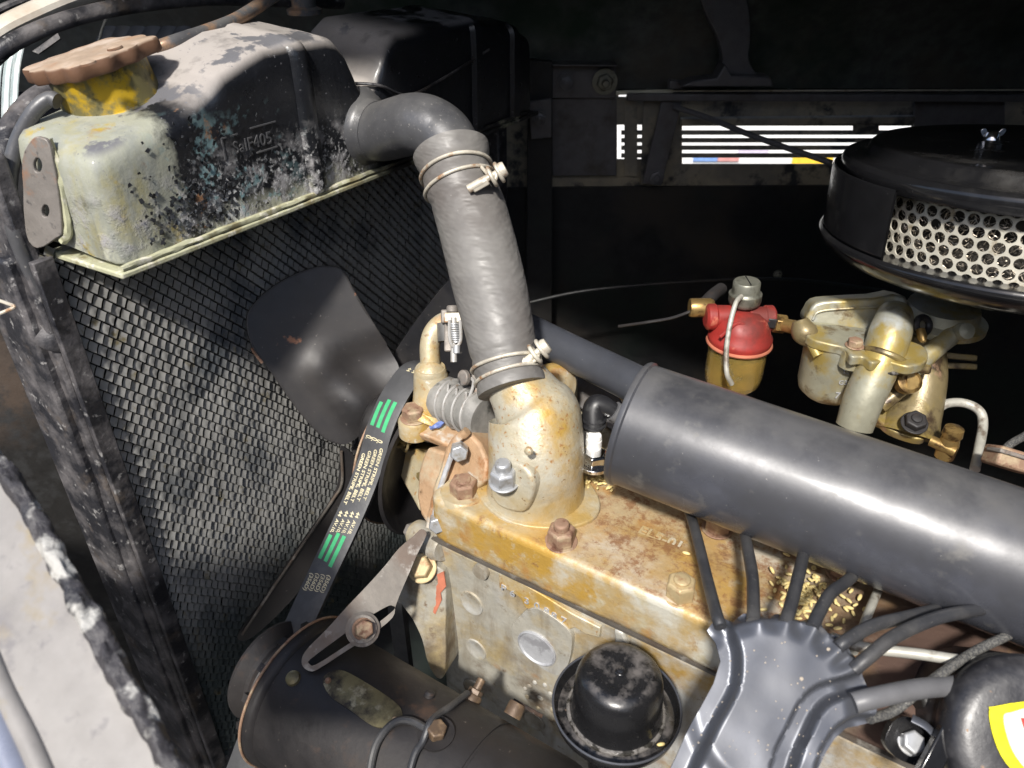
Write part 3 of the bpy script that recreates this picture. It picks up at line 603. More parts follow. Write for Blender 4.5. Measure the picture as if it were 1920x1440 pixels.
# honeycomb core: square pockets standing on one corner, each a tilted face with raised ridge
A_ = V((0, .0057, -.0062)); B_ = V((0, -.0063, -.0049))
def cell_mesh(seed):
    """one pocket: a cupped face rising to a thin bright lip on its two lower edges, open to the dark on the upper two"""
    rnd = random.Random(seed); H = .0046 + rnd.uniform(-.0006, .0008); ju = rnd.uniform(-.05, .05); jv = rnd.uniform(-.07, .07)
    us = [.18, .28, .44, .62, .80, .93, 1.0]; vs, fs = [], []; n = len(us)   # u starts at .26 below: the slot beside each face
    bl = rnd.uniform(-.0004, .0010)
    for v in us:
        for u in us:
            uu = (u - .18) / .82; vv = (v - .18) / .82
            h = H * (.26 * uu ** 1.35 + .66 * vv ** 1.35) + bl * sin(pi * uu) * sin(pi * vv)
            p = A_ * (.07 * (1 - uu) + u + jv * sin(pi * vv) * .5 - .04 * (1 - vv)) + B_ * (v + ju * sin(pi * uu) * .5); vs.append(p + V((h - .0022, 0, 0)))
    for j in range(n - 1):
        for i in range(n - 1): fs.append((j * n + i, j * n + i + 1, (j + 1) * n + i + 1, (j + 1) * n + i))
    # thin lips turned back into the core
    k = len(vs)
    for i in range(n): vs.append(vs[(n - 1) * n + i] + B_ * .05 + V((-.0003, 0, 0)))
    for i in range(n): vs.append(vs[(n - 1) * n + i] + B_ * .05 + V((-.0080, 0, 0)))
    for i in range(n - 1):
        fs.append(((n - 1) * n + i, (n - 1) * n + i + 1, k + i + 1, k + i)); fs.append((k + i, k + i + 1, k + n + i + 1, k + n + i))
    k = len(vs)
    for j in range(n): vs.append(vs[j * n + n - 1] + A_ * .05 + V((-.0003, 0, 0)))
    for j in range(n): vs.append(vs[j * n + n - 1] + A_ * .05 + V((-.0080, 0, 0)))
    for j in range(n - 1):
        fs.append((j * n + n - 1, (j + 1) * n + n - 1, k + j + 1, k + j)); fs.append((k + j, k + j + 1, k + n + j + 1, k + n + j))
    return vs, fs
CV = [cell_mesh(i) for i in range(14)]
cells = []
for i in range(-110, 120):
    for j in range(-130, 130):
        o = V((CX, .246, 1.088)) + A_ * i + B_ * j
        c = o + (A_ + B_) / 2
        if .236 < c.y < .765 and .50 < c.z < 1.094: cells.append((((c - CAM).dot(XF)), o, (i * 7 + j * 13 + (i * j) % 5) % 14))
cells.sort(key=lambda t: t[0])
CO = V((CX, .252, .50))
cme = []
for v, f in CV:
    me = bpy.data.meshes.new('fin_cell'); me.from_pydata([tuple(p) for p in v], [], f); me.materials.append(m_core)
    me.polygons.foreach_set('use_smooth', [True] * len(me.polygons)); me.set_sharp_from_angle(angle=radians(40)); cme.append(me)
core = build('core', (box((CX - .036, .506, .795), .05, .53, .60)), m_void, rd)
for d, o, k in cells[:300]:
    ob = bpy.data.objects.new('fin_cell', cme[k]); COL.objects.link(ob); ob.parent = rd
    ob.location = o - WL['radiator'] + V((random.uniform(-.0004, .0004), 0, 0))
vs, fs = [], []
for d, o, k in cells[300:]:
    v, f = CV[k]; q = len(vs); dx = .0012 * noise.noise(o * 40) + random.uniform(-.0004, .0004); s = V((dx, 0, 0)); vs += [p + o + s for p in v]; fs += [tuple(t + q for t in ff) for ff in f]
me = bpy.data.meshes.new('fin_cells'); b_ = WL['radiator']; me.from_pydata([tuple(p - b_) for p in vs], [], fs); me.materials.append(m_core)
me.polygons.foreach_set('use_smooth', [True] * len(me.polygons)); me.set_sharp_from_angle(angle=radians(40))
ob = bpy.data.objects.new('fin_cells', me); COL.objects.link(ob); ob.parent = rd; ob['kind'] = 'stuff'
# side channel of the radiator
build('side_channel', join(box((-.554, .2365, .795), .028, .014, .73), box((-.575, .233, .76), .05, .022, .66)), m_frame, rd, bev=.003)
build('side_flange', box((-.5335, .2385, .79), .006, .015, .60), m_frame, rd, bev=.001)
build('side_channel', box((-.530, .772, .78), .05, .02, .64), m_frame, rd, bev=.003)
build('channel_ridge', tube([onax(px, py, 0, -.553) for px, py in ((34, 440), (60, 520), (92, 610), (130, 715), (172, 830), (225, 990), (290, 1170), (380, 1400))], [.010, .011, .011, .010, .010, .010, .010, .010], 18, 6, flat=(1, .8), jit=.16), m_frame, rd)
build('overflow_clip', tube([onax(px, py, 0, xx) for px, py, xx in ((72, 626, -.548), (96, 641, -.541), (128, 644, -.539), (158, 632, -.545))], .0062, 12, 6, flat=(.25, 1.1), up0=XF), m_frame, rd)

CC = NC + NA * .0255
cx_, cy_, cz_ = basis(NA)
vs, fs = [], []
def capr(a):
    # lobed outline: two broad straight sides with small ears
    b = a - radians(CAPROT); return .0395 * (1 + .095 * cos(4 * b) + .048 * cos(12 * b + .4) + .022 * cos(8 * b) + .02 * sin(3 * b) + .018 * sin(5 * b))
CAPROT = 45
N_ = 96
prof = [(.80, -.002), (.97, -.0085), (1.0, -.0070), (1.0, -.0010), (.985, .0006), (.95, .0012), (.6, .0020), (.3, .0024)]
for r, h in prof:
    for i in range(N_):
        a = 2 * pi * i / N_; k = (capr(a) if r > .7 else .0395) * r; vs.append(CC + cx_ * (k * cos(a)) + cy_ * (k * sin(a)) + cz_ * (h + .0085 + .0007 * noise.noise(V((cos(a) * 2, sin(a) * 2, r)))))
for j in range(len(prof) - 1):
    for i in range(N_): fs.append((j * N_ + i, j * N_ + (i + 1) % N_, (j + 1) * N_ + (i + 1) % N_, (j + 1) * N_ + i))
fs += [tuple(range(N_)), tuple((len(prof) - 1) * N_ + i for i in range(N_))]
cap = build_at('filler_cap', (vs, fs), m_cap, rd, NC + NA * .026, ang=45, label='dusty rust brown lobed cap')
WL[cap.name] = NC + NA * .026
for px, py in ((165, 119), (215, 90)):
    c = hit(px, py, CC + cz_ * .0108, cz_)
    build('rivet', lathe([(.0052, -.0006), (.0048, .0006), (.0030, .0014), (0, .0017)], c, cz_, 20), m_cap, cap)

# overflow tubes
build('overflow_tube', tube([at(108, 190, .50), at(92, 186, .50), at(62, 212, .50), at(30, 275, .505), at(17, 350, .51), at(26, 430, .515)] + [onax(px, py, 0, -.544) for px, py in ((58, 510), (96, 588), (128, 650), (160, 730), (204, 850), (256, 1010), (310, 1180))], .0050, 14, 8), m_pipe,
      label='black overflow tube curling from the filler neck down the radiator side', cat='tube')
build('overflow_tube', tube([at(290, 92, .555), at(330, 78, .56), at(390, 58, .58), at(440, 38, .60), at(480, 14, .62), at(530, -20, .64)], .0052, 14, 8), m_pipe,
      label='dusty black tube lying across the top of the header tank behind the cap', cat='tube')
build('surround_strip', tube([at(110, 158, .60), at(64, 182, .585), at(22, 230, .57), at(-2, 290, .56), at(-12, 360, .56), at(0, 450, .57), at(24, 540, .585), at(56, 640, .61), at(100, 760, .65), at(160, 910, .71)], .0095, 12, 8, flat=(.6, 1)), m_frame,
      label='dusty grey curved seat strip round the left side of the radiator', cat='strip')
build('tank_post', lathe([(.016, 0), (.016, .004), (.011, .006), (.0105, .07)], at(572, 26, .70), (0, 0, 1), 28), m_pipe, label='short black post standing on the header tank at the top edge', cat='post')
# baffle panel left of the radiator
bf = thing('baffle_panel', 'brown stained dark baffle panel between wing and radiator', 'body panel', at(60, 900, .72))
bp_ = pln((0, 560, .66), (0, 900, .74), (200, 900, .78))
build('panel', sheet(*bp_, [(-160, 540), (60, 600), (110, 760), (190, 940), (330, 1300), (420, 1560), (-160, 1560)], .003, .03, disp=lambda p: .004 * noise.noise(V((p[0] * 12, p[1] * 12, 0)))),
      mat('baffle_dirty', (.016, .015, .014), .6, 0, layers=[dict(c=(.075, .055, .042), s=9, lo=.42, hi=.62, ax=[(2, .02, .07)], ea=.05), dict(c=(.03, .03, .03), s=60, lo=.5, hi=.65, seed=4)], bump=[(60, .4, .002)]), bf)
build('edge_clip', tube([at(-6, 562, .50), at(14, 569, .50), at(27, 575, .50), at(14, 582, .50), at(-6, 590, .50)], .0012, 8, 4), m_wire, bf)
build('edge_bead', tube([at(-4, 500, .55), at(34, 590, .57), at(60, 680, .60), at(92, 740, .63)], .003, 10, 6), m_frame, bf)

# ---------------------------------------------------------------- near wing edge (out of focus foreground)
fw = thing('near_wing_edge', 'pale weathered wing edge with crumbling rubber seal in the near corner', 'wing', at(100, 1440, .34))
ed = [(-160, 730), (-60, 820), (0, 884), (52, 960), (105, 1060), (160, 1160), (222, 1270), (280, 1370), (345, 1500)]
wp = pln((0, 900, .335), (250, 1400, .285), (-100, 1400, .29))
build('painted_lip', sheet(*wp, ed + [(345, 1560), (-220, 1560), (-220, 730)], .004, .02, disp=lambda p: .0012 * noise.noise(V((p[0] * 20, p[1] * 20, 0)))), m_fend, fw, bev=.001)
we = [V(p) for p in ((-.95, .03, .93), (-.60, .06, .955), (-.52, .070, .955), (-.485, .078, .985), (-.455, .088, 1.025), (-.42, .098, 1.060), (-.375, .102, 1.085))]  # out-of-view run of the wing, shaped to shade the lower core
build('wing_skin', strip([[p + V((0, -.02 * k - .10 * k * k, -.012 * k * k)) for k in (0, .3, .7, 1.2, 1.8)] for p in catmull(we, 4)]), m_fend, fw, ang=60)
wr = [V(p) for p in ((-.16, .035, 1.004), (-.10, .030, .985), (.10, .02, .965), (.60, .0, .94))]
build('wing_skin', strip([[p + V((0, -.02 * k - .10 * k * k, -.012 * k * k)) for k in (0, .3, .7, 1.2, 1.8)] for p in catmull(wr, 4)]), m_fend, fw, ang=60)
sp = [hit(x + 5, y - 4, *wp) for x, y in ed]
build('rubber_seal', tube(sp, .0041, 20, 14, jit=.55), m_crust, fw)
build('raised_bead', tube([hit(*p, *wp) for p in ((-120, 1080), (-40, 1190), (10, 1300), (60, 1400), (110, 1520))], .0042, 14, 8), m_fend, fw)
build('lower_bead', tube([hit(*p, *wp) for p in ((-120, 1180), (-40, 1290), (6, 1390), (50, 1500))], .0058, 14, 8), m_blueish, fw)


# ---------------------------------------------------------------- engine: head, block, nuts
Z = V((0, 0, 1)); X_ = V((1, 0, 0)); Y_ = V((0, 1, 0))
ZH = .914; YF = .345; ZS = .871
def ht(px, py): return onax(px, py, 2, ZH)
def bk(px, py, h=0): return onax(px, py, 1, YF) + V((0, -h, 0))
en = thing('engine', 'gold and silver painted engine with rust stained cylinder head', 'engine', (.05, .45, .55))
def w2(poly): return [(p[0], p[1]) for p in poly]
# head outline in (x, y), rounded
ho = [(-.296, .352), (-.292, .343), (-.28, .3415), (.52, .3415), (.52, .60), (-.27, .60), (-.282, .56), (-.292, .50), (-.297, .42)]
def hdisp(p):
    x, y = p; e = .0016 * noise.noise(V((x * 14, y * 14, 0)))
    return e + .0015 * smooth01((.036 - math.hypot(x + .235, y - .404)) / .03) - .0035 * smooth01((y - .385) / .02) * smooth01((x + .17) / .03) * smooth01((.50 - y) / .02)
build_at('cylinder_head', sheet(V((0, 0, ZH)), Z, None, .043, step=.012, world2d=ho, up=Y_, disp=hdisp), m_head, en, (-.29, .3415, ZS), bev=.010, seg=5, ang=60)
build('gasket_edge', box((.112, .4705, ZS - .0008), .812, .2570, .0024), m_arm, en)
bo = [(-.298, .40), (-.296, .354), (-.288, .345), (.52, .345), (.52, .60), (-.298, .60)]
def bdisp(p): return .0
blk = sheet(V((0, YF, 0)), -Y_, None, .25, step=None, world2d=[(-.297, .50), (.52, .50), (.52, ZS - .002), (-.297, ZS - .002)], up=Z)
build_at('cylinder_block', blk, m_block, en, (-.297, .345, .60), bev=.010, seg=5)
# nuts along the near edge of the head
for (px, py, m, r, h, sth) in ((870, 912, m_rbolt, .0108, .0125, .12), (1052, 1002, m_rbolt, .0102, .0120, .55), (1275, 1102, m_gbolt, .0100, .0125, .22), (1345, 978, m_rbolt, .0096, .012, .3), (1580, 1060, m_rbolt, .0096, .012, .3), (1520, 1215, m_rbolt, .0096, .012, .3)):
    build('nut', hexa(ht(px, py + 12) - Z * .001, Z + V((0, -.03, 0)), r, h, stud=.55, sh=sth, wash=1.16, wh=.12, rot=.25), m, en, bev=.0006)
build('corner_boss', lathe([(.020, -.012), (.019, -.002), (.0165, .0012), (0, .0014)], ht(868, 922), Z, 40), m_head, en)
tx = ht(1240, 1005); tdx = (ht(1275, 1020) - tx).normalized()
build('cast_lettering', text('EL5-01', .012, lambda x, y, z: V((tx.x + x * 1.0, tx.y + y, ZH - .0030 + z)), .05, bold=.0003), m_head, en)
# block face features
def boss(px, py, r, h, m=m_block, name='round_boss', dish=True, asp=1.0):
    pr = [(r * 1.08, -.002), (r, h), (r * .88, h * 1.1), (r * .80, h * .75), (0, h * .7)] if dish else [(r * 1.05, -.002), (r, h), (0, h * 1.05)]
    v, f = lathe(pr, (0, 0, 0), -Y_, 32); c = bk(px, py)
    return build(name, ([c + V((p.x, p.y, p.z * asp)) for p in v], f), m, en)
boss(885, 1130, .0108, .0014, asp=1.1); boss(893, 1217, .0100, .0012, asp=1.1); boss(888, 1290, .0105, .0014); boss(1003, 1352, .0100, .0012); boss(905, 1068, .0066, .0045, dish=False, name='core_pip')
pd = [(960, 1175), (975, 1155), (990, 1143), (1010, 1142), (1040, 1160), (1062, 1178), (1072, 1198), (1068, 1236), (1056, 1262), (1036, 1264), (1006, 1246), (976, 1222), (962, 1198)]
build('plug_boss', sheet(V((0, YF - .0045, 0)), -Y_, pd, .006, None, smooth=4, up=Z), m_block, en, bev=.0022, seg=3)
cpl = bk(1013, 1207, .0042)
v, f = lathe([(.0168, -.001), (.0170, .0018), (.0158, .0024), (.0145, .0012), (0, .0008)], (0, 0, 0), -Y_, 40)
build('core_plug', ([cpl + V((p.x, p.y, p.z * 1.0)) for p in v], f), m_plug, en)
pn = [(935, 1073), (962, 1084), (1020, 1118), (1070, 1150), (1125, 1178), (1124, 1196), (1100, 1190), (1078, 1177), (1064, 1182), (1030, 1160), (985, 1140), (976, 1122), (955, 1108), (936, 1102)]
build('number_pad', sheet(V((0, YF - .0030, 0)), -Y_, pn, .004, None, up=Z), m_gold, en, bev=.0008)
q0 = bk(948, 1094, .0030); q1 = bk(1068, 1160, .0030)
for ch, px, py in (('P', 949, 1098), ('6', 965, 1108), ('3', 992, 1122), ('0', 1011, 1131), ('8', 1029, 1140), ('8', 1043, 1149), ('7', 1061, 1158)):
    c = bk(px, py, .0030)
    build('stamped_character', text(ch, .0092, lambda x, y, z, c=c: c + V((x * 1.15, -z - .00005, y)), .035), m_plug, en)
for px, py in ((1003, 1279), (993, 1286), (985, 1291), (1022, 1284), (989, 1306), (1012, 1307), (1015, 1309), (1009, 1327), (1032, 1300), (1036, 1330)):
    v, f = lathe([(.0022, -.0004), (.0019, .0009), (.001, .0015), (0, .0016)], bk(px, py), -Y_, 14); build('cast_pip', (v, f), m_block, en)
build('side_lug', sheet(V((0, YF - .004, 0)), -Y_, [(1150, 1180), (1168, 1188), (1178, 1210), (1170, 1216), (1152, 1208)], .006, None, up=Z), m_block, en, bev=.002)
boss(1640, 1352, .012, .002, asp=1.0)
# left front corner: stud boss holding the dynamo arm
build('stud_boss', lathe([(.0115, -.006), (.0125, 0), (.0115, .012), (.0125, .024), (.010, .030)], at(790, 1004, .632), (at(836, 1032, .61) - at(790, 1004, .632)), 30), m_block, en)
build('bolt', hexa(at(782, 1000, .636), (at(760, 990, .645) - at(782, 1000, .636)), .0075, .010, wash=0, sh=0), m_brkt, en, bev=.0005)
fc = [(760, 1062), (775, 1052), (800, 1050), (826, 1062), (836, 1085), (836, 1180), (834, 1262), (820, 1268), (805, 1240), (795, 1195), (778, 1160), (756, 1138), (748, 1122), (752, 1090)]
Pf = at(800, 1120, .625); Nf = V((.25, -.95, .30)).normalized()
build_at('front_support_casting', sheet(Pf, Nf, fc, .035, .006, smooth=3, disp=lambda p: .004 * sin(min(1, max(0, (p[0] + .02) / .04)) * pi) + .0015 * noise.noise(V((p[0] * 60, p[1] * 60, 0)))), m_block, en, Pf, bev=.004, seg=3)
build('primer_patch', sheet(Pf + Nf * .0035, Nf, [(812, 1080), (832, 1072), (836, 1100), (826, 1112), (828, 1125), (816, 1152), (812, 1148), (818, 1115), (804, 1098)], .0012, .004), m_redp, en)
build('bolt', hexa(at(792, 1066, .612), V((.15, -.55, .8)), .0092, .008, wash=1.3, sh=0), m_gbolt, en, bev=.0006)
build('lower_belt_run', rect(at(742, 1120, .70), at(764, 1290, .78), .006, (X_, .018)), m_belt, en)

# ---------------------------------------------------------------- thermostat housing
B0 = onax(1004, 922, 2, ZH)
tb = thing('thermostat_housing', 'gold painted dome shaped thermostat housing under the big grey hose', 'housing', B0)
HE = HB + hax * .010
pth = [B0 - Z * .004, B0 + Z * .004, B0 + Z * .018, B0 + Z * .040, B0 + Z * .058 - X_ * .001, B0 * .62 + (HB + V((0, 0, -.012))) * .38 + Z * .034, HB + Z * .001 + V((.002, 0, .0)), HB - hax * .02]
pth = pth[:3] + [B0 + Z * .036, at(1004, 806, .568), at(1002, 774, .567), at(988, 748, .567), HB + XF * .004 - hax * .008]
build('housing_body', tube(pth, [.0400, .0372, .0358, .0354, .0350, .0332, .0270, .0210], 48, 10, up0=X_), m_gold2, tb, ang=70)
fl = [(905, 905), (925, 945), (960, 968), (1020, 966), (1075, 935), (1108, 905), (1100, 880), (920, 870)]
fo = [(B0.x + .047 * cos(a) * (1 + .12 * cos(2 * a)), B0.y + .0405 * sin(a)) for a in [2 * pi * i / 36 for i in range(36)]]
build('base_flange', sheet(V((0, 0, ZH + .0022)), Z, None, .005, world2d=fo, up=Y_), m_gold2, tb, bev=.0016, seg=3)
nb = at(952, 905, .535)
lug = sheet(V((B0.x - .012, B0.y - .0385, ZH)), V((-.08, -1, .10)), [(918, 902), (928, 872), (955, 864), (985, 878), (1000, 905), (994, 940), (978, 962), (940, 954), (920, 932)], .022, .006, smooth=3, up=Z)
build('nut_lug', lug, m_gold2, tb, bev=.003, seg=3)
build('nut', hexa(hit(951, 893, V((B0.x, B0.y - .034, 0)), V((0, -1, .0))) + V((0, -.004, -.003)), Z + V((.02, -.12, 0)), .0098, .0115, stud=.58, sh=.75, wash=1.12), m_zinc, tb, bev=.0005)
build('cast_pip', lathe([(.0032, -.001), (.0028, .0012), (.0012, .0022), (0, .0023)], hit(991, 846, V((B0.x, B0.y - .0355, 0)), V((0, -1, 0))), V((0, -1, .2)), 16), m_gold, tb)
build('rear_outlet', tube([at(1010, 735, .625), at(1040, 722, .63), at(1068, 724, .635)], [.017, .0185, .012], 28, 8), m_gold, tb)

# ---------------------------------------------------------------- big hose with wire clamps
hz = thing('radiator_hose', 'thick grey rubber top hose between radiator outlet and thermostat housing', 'hose', HB)
hp = [HT - hax * .007, HT + hax * .02, at(883, 400, .592), at(909, 500, .580), at(933, 600, .568), HB - hax * .012, HE]
cl = catmull(hp, 12)
rads = []
tot = sum((cl[i + 1] - cl[i]).length for i in range(len(cl) - 1)); acc = 0
for i, p in enumerate(cl):
    if i: acc += (cl[i] - cl[i - 1]).length
    t = acc / tot
    r = .0288 + .0014 * smooth01((.05 - t) / .05)                       # top cuff
    r = r - .0014 * smooth01((t - .03) / .04) + .0006 * smooth01((t - .20) / .05)
    r = r - .0034 * smooth01((t - .50) / .42)
    for tc in (.105, .185): r -= .0009 * math.exp(-((t - tc) / .012) ** 2)
    for tc in (.865, .935): r -= .0010 * math.exp(-((t - tc) / .012) ** 2)
    if t > .95: r += .0012 * smooth01((t - .95) / .03)
    rads.append(r)
HR = list(zip(cl, rads))
cl2 = [cl[0] + hax * .02, cl[0] + hax * .0006] + cl + [cl[-1], cl[-1] - hax * .01]; r2 = [.0248, .0250] + rads + [.0245, .0245]
build_at('hose_wall', tube(cl2, r2, 56, 0, cap=False, rfun=lambda t, a: 1 + .010 * noise.noise(V((cos(a) * 1.5, sin(a) * 1.5, t * 14)))), m_hose, hz, HB, ang=40)
def hose_at(t):
    i = min(len(cl) - 2, max(0, int(t * (len(cl) - 1)))); return cl[i], (cl[i + 1] - cl[i - 1 if i else 0]).normalized(), rads[i]
def clamp(label, t1, t2, sa, sb, dd, m):
    c1, a1, r1 = hose_at(t1); c2, a2, r2_ = hose_at(t2)
    w = thing('hose_clamp', label, 'hose clamp', c1, 'wire clamps on the top hose')
    tl = V((.10, -.05, .12)) * 0
    for c, a, r in ((c1, a1, r1), (c2, a2, r2_)):
        build('wire_ring', torus(c, (a + tl).normalized(), r + .0010, .0014, 60, 10), m, w)
    A, B = at(*sa, dd), at(*sb, dd - .004); ax = (B - A).normalized()
    build('screw', join(lathe([(0, 0), (.0032, 0), (.0032, .012), (.0025, .012), (.0025, (B - A).length)], A, ax, 18), lathe([(0, 0), (.0056, 0), (.0058, .003), (.0050, .0052), (0, .0056)], B, ax, 20)), m, w)
    mid_ = A * .62 + B * .38
    build('cross_pin', box(mid_ + XF * .003, .013, .011, .005, ax, basis(ax)[0], basis(ax)[1]), m, w, bev=.001)
    for k in (0, 1):
        q = B - ax * (.006 - .006 * k) + XF * .002
        build('wire_loop', torus(q, ax, .0068, .0015, 24, 10), m, w)
    build('wire_tail', tube([c1 + XR * (r1 * .7) - XF * (r1 * .75), B - ax * .004 - XU * .004, B + XU * .006 - ax * .002], .0014, 10, 6), m, w)
clamp('pale double wire clamp near the top of the grey hose', .115, .19, (878, 355), (936, 322), .562, m_wire)
clamp('rusty double wire clamp at the bottom of the grey hose', .855, .925, (962, 694), (1016, 654), .545, m_wire)

# ---------------------------------------------------------------- water pump, small elbow and bypass hose
wp_ = thing('water_pump', 'cream and rust coloured water pump beside the thermostat housing', 'water pump', at(820, 980, .64))
build('pump_outlet', tube([at(812, 800, .655), at(811, 765, .64), at(809, 730, .635), at(808, 702, .632), at(808, 697, .632)], [.0185, .0170, .0148, .0142, .0125], 30, 8), m_gold, wp_)
build('outlet_collar', lathe([(.0125, -.002), (.0132, 0), (.0132, .007), (.0120, .009), (0, .009)], at(808, 706, .632), Z, 30), m_gold, wp_)
build('elbow_pipe', tube([at(808, 700, .632), at(807, 680, .631), at(806, 650, .630), at(812, 625, .630), at(828, 607, .632), at(850, 600, .634), at(872, 600, .636)], .0083, 24, 10), m_gold, wp_)
build('thread_ring', torus(at(808, 692, .631), Z, .0086, .0008, 28, 8), m_gold, wp_); build('thread_ring', torus(at(808, 688, .631), Z, .0086, .0008, 28, 8), m_gold, wp_)
build('bypass_stub', tube([at(818, 752, .64), at(845, 762, .635)], .0155, 24, 0), m_gold, wp_)
Pt = at(820, 800, .628); Nt = V((.1, -.25, .96)).normalized()
build('top_flange', sheet(Pt, Nt, [(760, 795), (764, 775), (778, 762), (800, 768), (828, 780), (877, 806), (843, 836), (800, 818), (766, 808)], .008, .006), m_orange, wp_, bev=.002, seg=3)
build('foot_casting', tube([at(812, 770, .640), at(806, 790, .642), at(795, 800, .640)], [.019, .022, .017], 26, 6), m_gold, wp_)
build('blue_sealant', tube([at(806, 803, .622), at(822, 797, .622), at(838, 786, .624)], [.0016, .0026, .0012], 14, 8, jit=.7), m_blue, wp_)
build('bolt_boss', lathe([(.0135, -.014), (.0135, .0), (.0120, .0025), (0, .0025)], at(777, 787, .632), Z, 30), m_gold, wp_)
build('bolt', hexa(at(777, 783, .630), V((0, -.04, 1)), .0098, .0095, wash=1.2, sh=0), m_rbolt, wp_, bev=.0007)
Pv = at(830, 900, .605); Nv = V((-.05, -.90, .42)).normalized()
build('volute_body', sheet(Pv, Nv, [(843, 838), (877, 808), (898, 832), (916, 866), (915, 900), (885, 925), (858, 950), (842, 990), (815, 992), (812, 960), (826, 900)], .045, .006, disp=lambda p: .004 * noise.noise(V((p[0] * 30, p[1] * 30, 2)))), m_orange, wp_, bev=.005, seg=3)
build('cover_rim', sheet(Pv + Nv * .004, Nv, [(803, 838), (842, 850), (838, 872), (828, 905), (818, 950), (810, 985), (800, 985), (788, 965), (781, 930), (784, 885), (792, 855)], .030, .006, disp=lambda p: .0015 * noise.noise(V((p[0] * 50, p[1] * 50, 2)))), m_orange, wp_, bev=.004, seg=3)
build('gasket_line', tube([hit(*p, Pv + Nv * .006, Nv) for p in ((848, 850), (838, 878), (826, 915), (818, 950), (811, 984))], .0022, 10, 6, jit=.2), m_plug, wp_)
build('cover_edge', tube([hit(*p, Pv + Nv * .004, Nv) for p in ((876, 808), (856, 826), (843, 850), (834, 882), (822, 918), (813, 955), (806, 988))], .0036, 10, 6, jit=.2), m_orange, wp_)
for px, py in ((864, 842), (824, 975)):
    build('bolt', hexa(hit(px - 3, py, Pv + Nv * .004, Nv), V((.55, -.75, .3)), .0072, .0120, wash=0, sh=0), m_zinc, wp_, bev=.0005)
SC = at(730, 846, .725)
build('bearing_nose', lathe([(0, 0), (.010, 0), (.011, .012), (.014, .016), (.017, .030), (.026, .060), (.030, .075)], SC - X_ * .005, X_, 40), m_carbo, wp_, ang=60)
build('bearing_web', sheet(at(770, 890, .685), V((-.2, -.9, .4)), [(724, 848), (760, 842), (800, 842), (790, 900), (786, 960), (770, 930)], .012, .005), m_gold, wp_, bev=.003)
for k in range(9):
    a = k * .7; build('grease_ring', torus(at(752 + 9 * cos(a * 1.7), 828 + 9 * sin(a * 2.3), .675 - .002 * k), V((sin(a), cos(a), .6)), .0040 + .0012 * sin(k), .0013, 20, 8), m_carbo, wp_)
build('hose_nipple_clamp', join(box(at(851, 594, .612), .020, .010, .011, XR, XF, XU), box(at(843, 622, .615), .008, .010, .032, XR, XF, XU)), m_brkt, wp_, bev=.0012)
ec = thing('hose_clamp', 'small clamp with a spring loaded screw on the elbow pipe', 'hose clamp', at(850, 620, .61))
build('clamp_band', tube([at(836, 606, .624), at(838, 640, .624)], .0125, 20, 0, flat=(1, .6)), m_hosed, ec)
build('clamp_bar', box(at(853, 596, .606), .017, .008, .008, XR, XF, XU), m_wire, ec, bev=.001)
build('screw_head', lathe([(0, 0), (.0046, 0), (.0046, .004), (.0038, .005), (0, .005)], at(848, 585, .606), XU, 18), m_brkt, ec)
build('screw_shank', lathe([(0, -.002), (.0026, -.002), (.0026, .033), (0, .033)], at(851, 600, .603), -XU, 16), m_wiren, ec)
for k in range(9): build('spring_coil', torus(at(851.5 + k * .5, 608 + k * 4.2, .603), XU, .0038, .0008, 20, 6), m_zinc, ec)
build('wire_guard', tube([at(843, 600, .600), at(843, 630, .600), at(848, 648, .600), at(858, 648, .600), at(864, 636, .600), at(863, 600, .600)], .0014, 8, 6), m_wiren, ec)
build('screw_tip', lathe([(0, 0), (.0030, 0), (.0028, .006), (0, .007)], at(856, 648, .601), -XU, 14), m_zinc, ec)
bh = thing('bypass_hose', 'short grey ribbed bypass hose joining pump and thermostat housing', 'hose', at(870, 770, .61))
b0, b1 = at(836, 748, .632), at(916, 786, .600); bax = (b1 - b0).normalized(); bl = (b1 - b0).length
build('hose_wall', tube([b0 - bax * .003 + (b1 - b0) * t for t in (0, .15, .35, .5, .65, .85, 1.03)], [.0182, .0186, .0176, .0182, .0174, .0184, .0176], 36, 6, jit=.05), m_hosel, bh)
for k, t in enumerate((.16, .36, .56, .76)):
    build('wire_ring', torus(b0 + bax * bl * t, (bax + V((0, 0, .10))).normalized(), .0186, .00115, 44, 8), m_wiren, bh)
for t, dz in ((.10, 0), (.30, .002), (.52, .004)):
    p = b0 + bax * bl * t - XF * .0175 + XU * .004
    build('wire_tail', tube([p + XU * .010, p, p - XU * .007 + bax * .004], .0011, 8, 4), m_wiren, bh)
build('clamp_screw', join(lathe([(0, 0), (.0062, 0), (.0062, .004), (0, .005)], at(874, 708, .60), V((-.3, -.8, .3)), 20), box(at(893, 722, .603), .007, .006, .022, XR, XF, XU)), m_brkt, bh, bev=.0008)
build('wire_tail', tube([at(876, 706, .598), at(888, 716, .597), at(880, 745, .598), at(868, 770, .602)], .0013, 8, 6), m_wiren, bh)

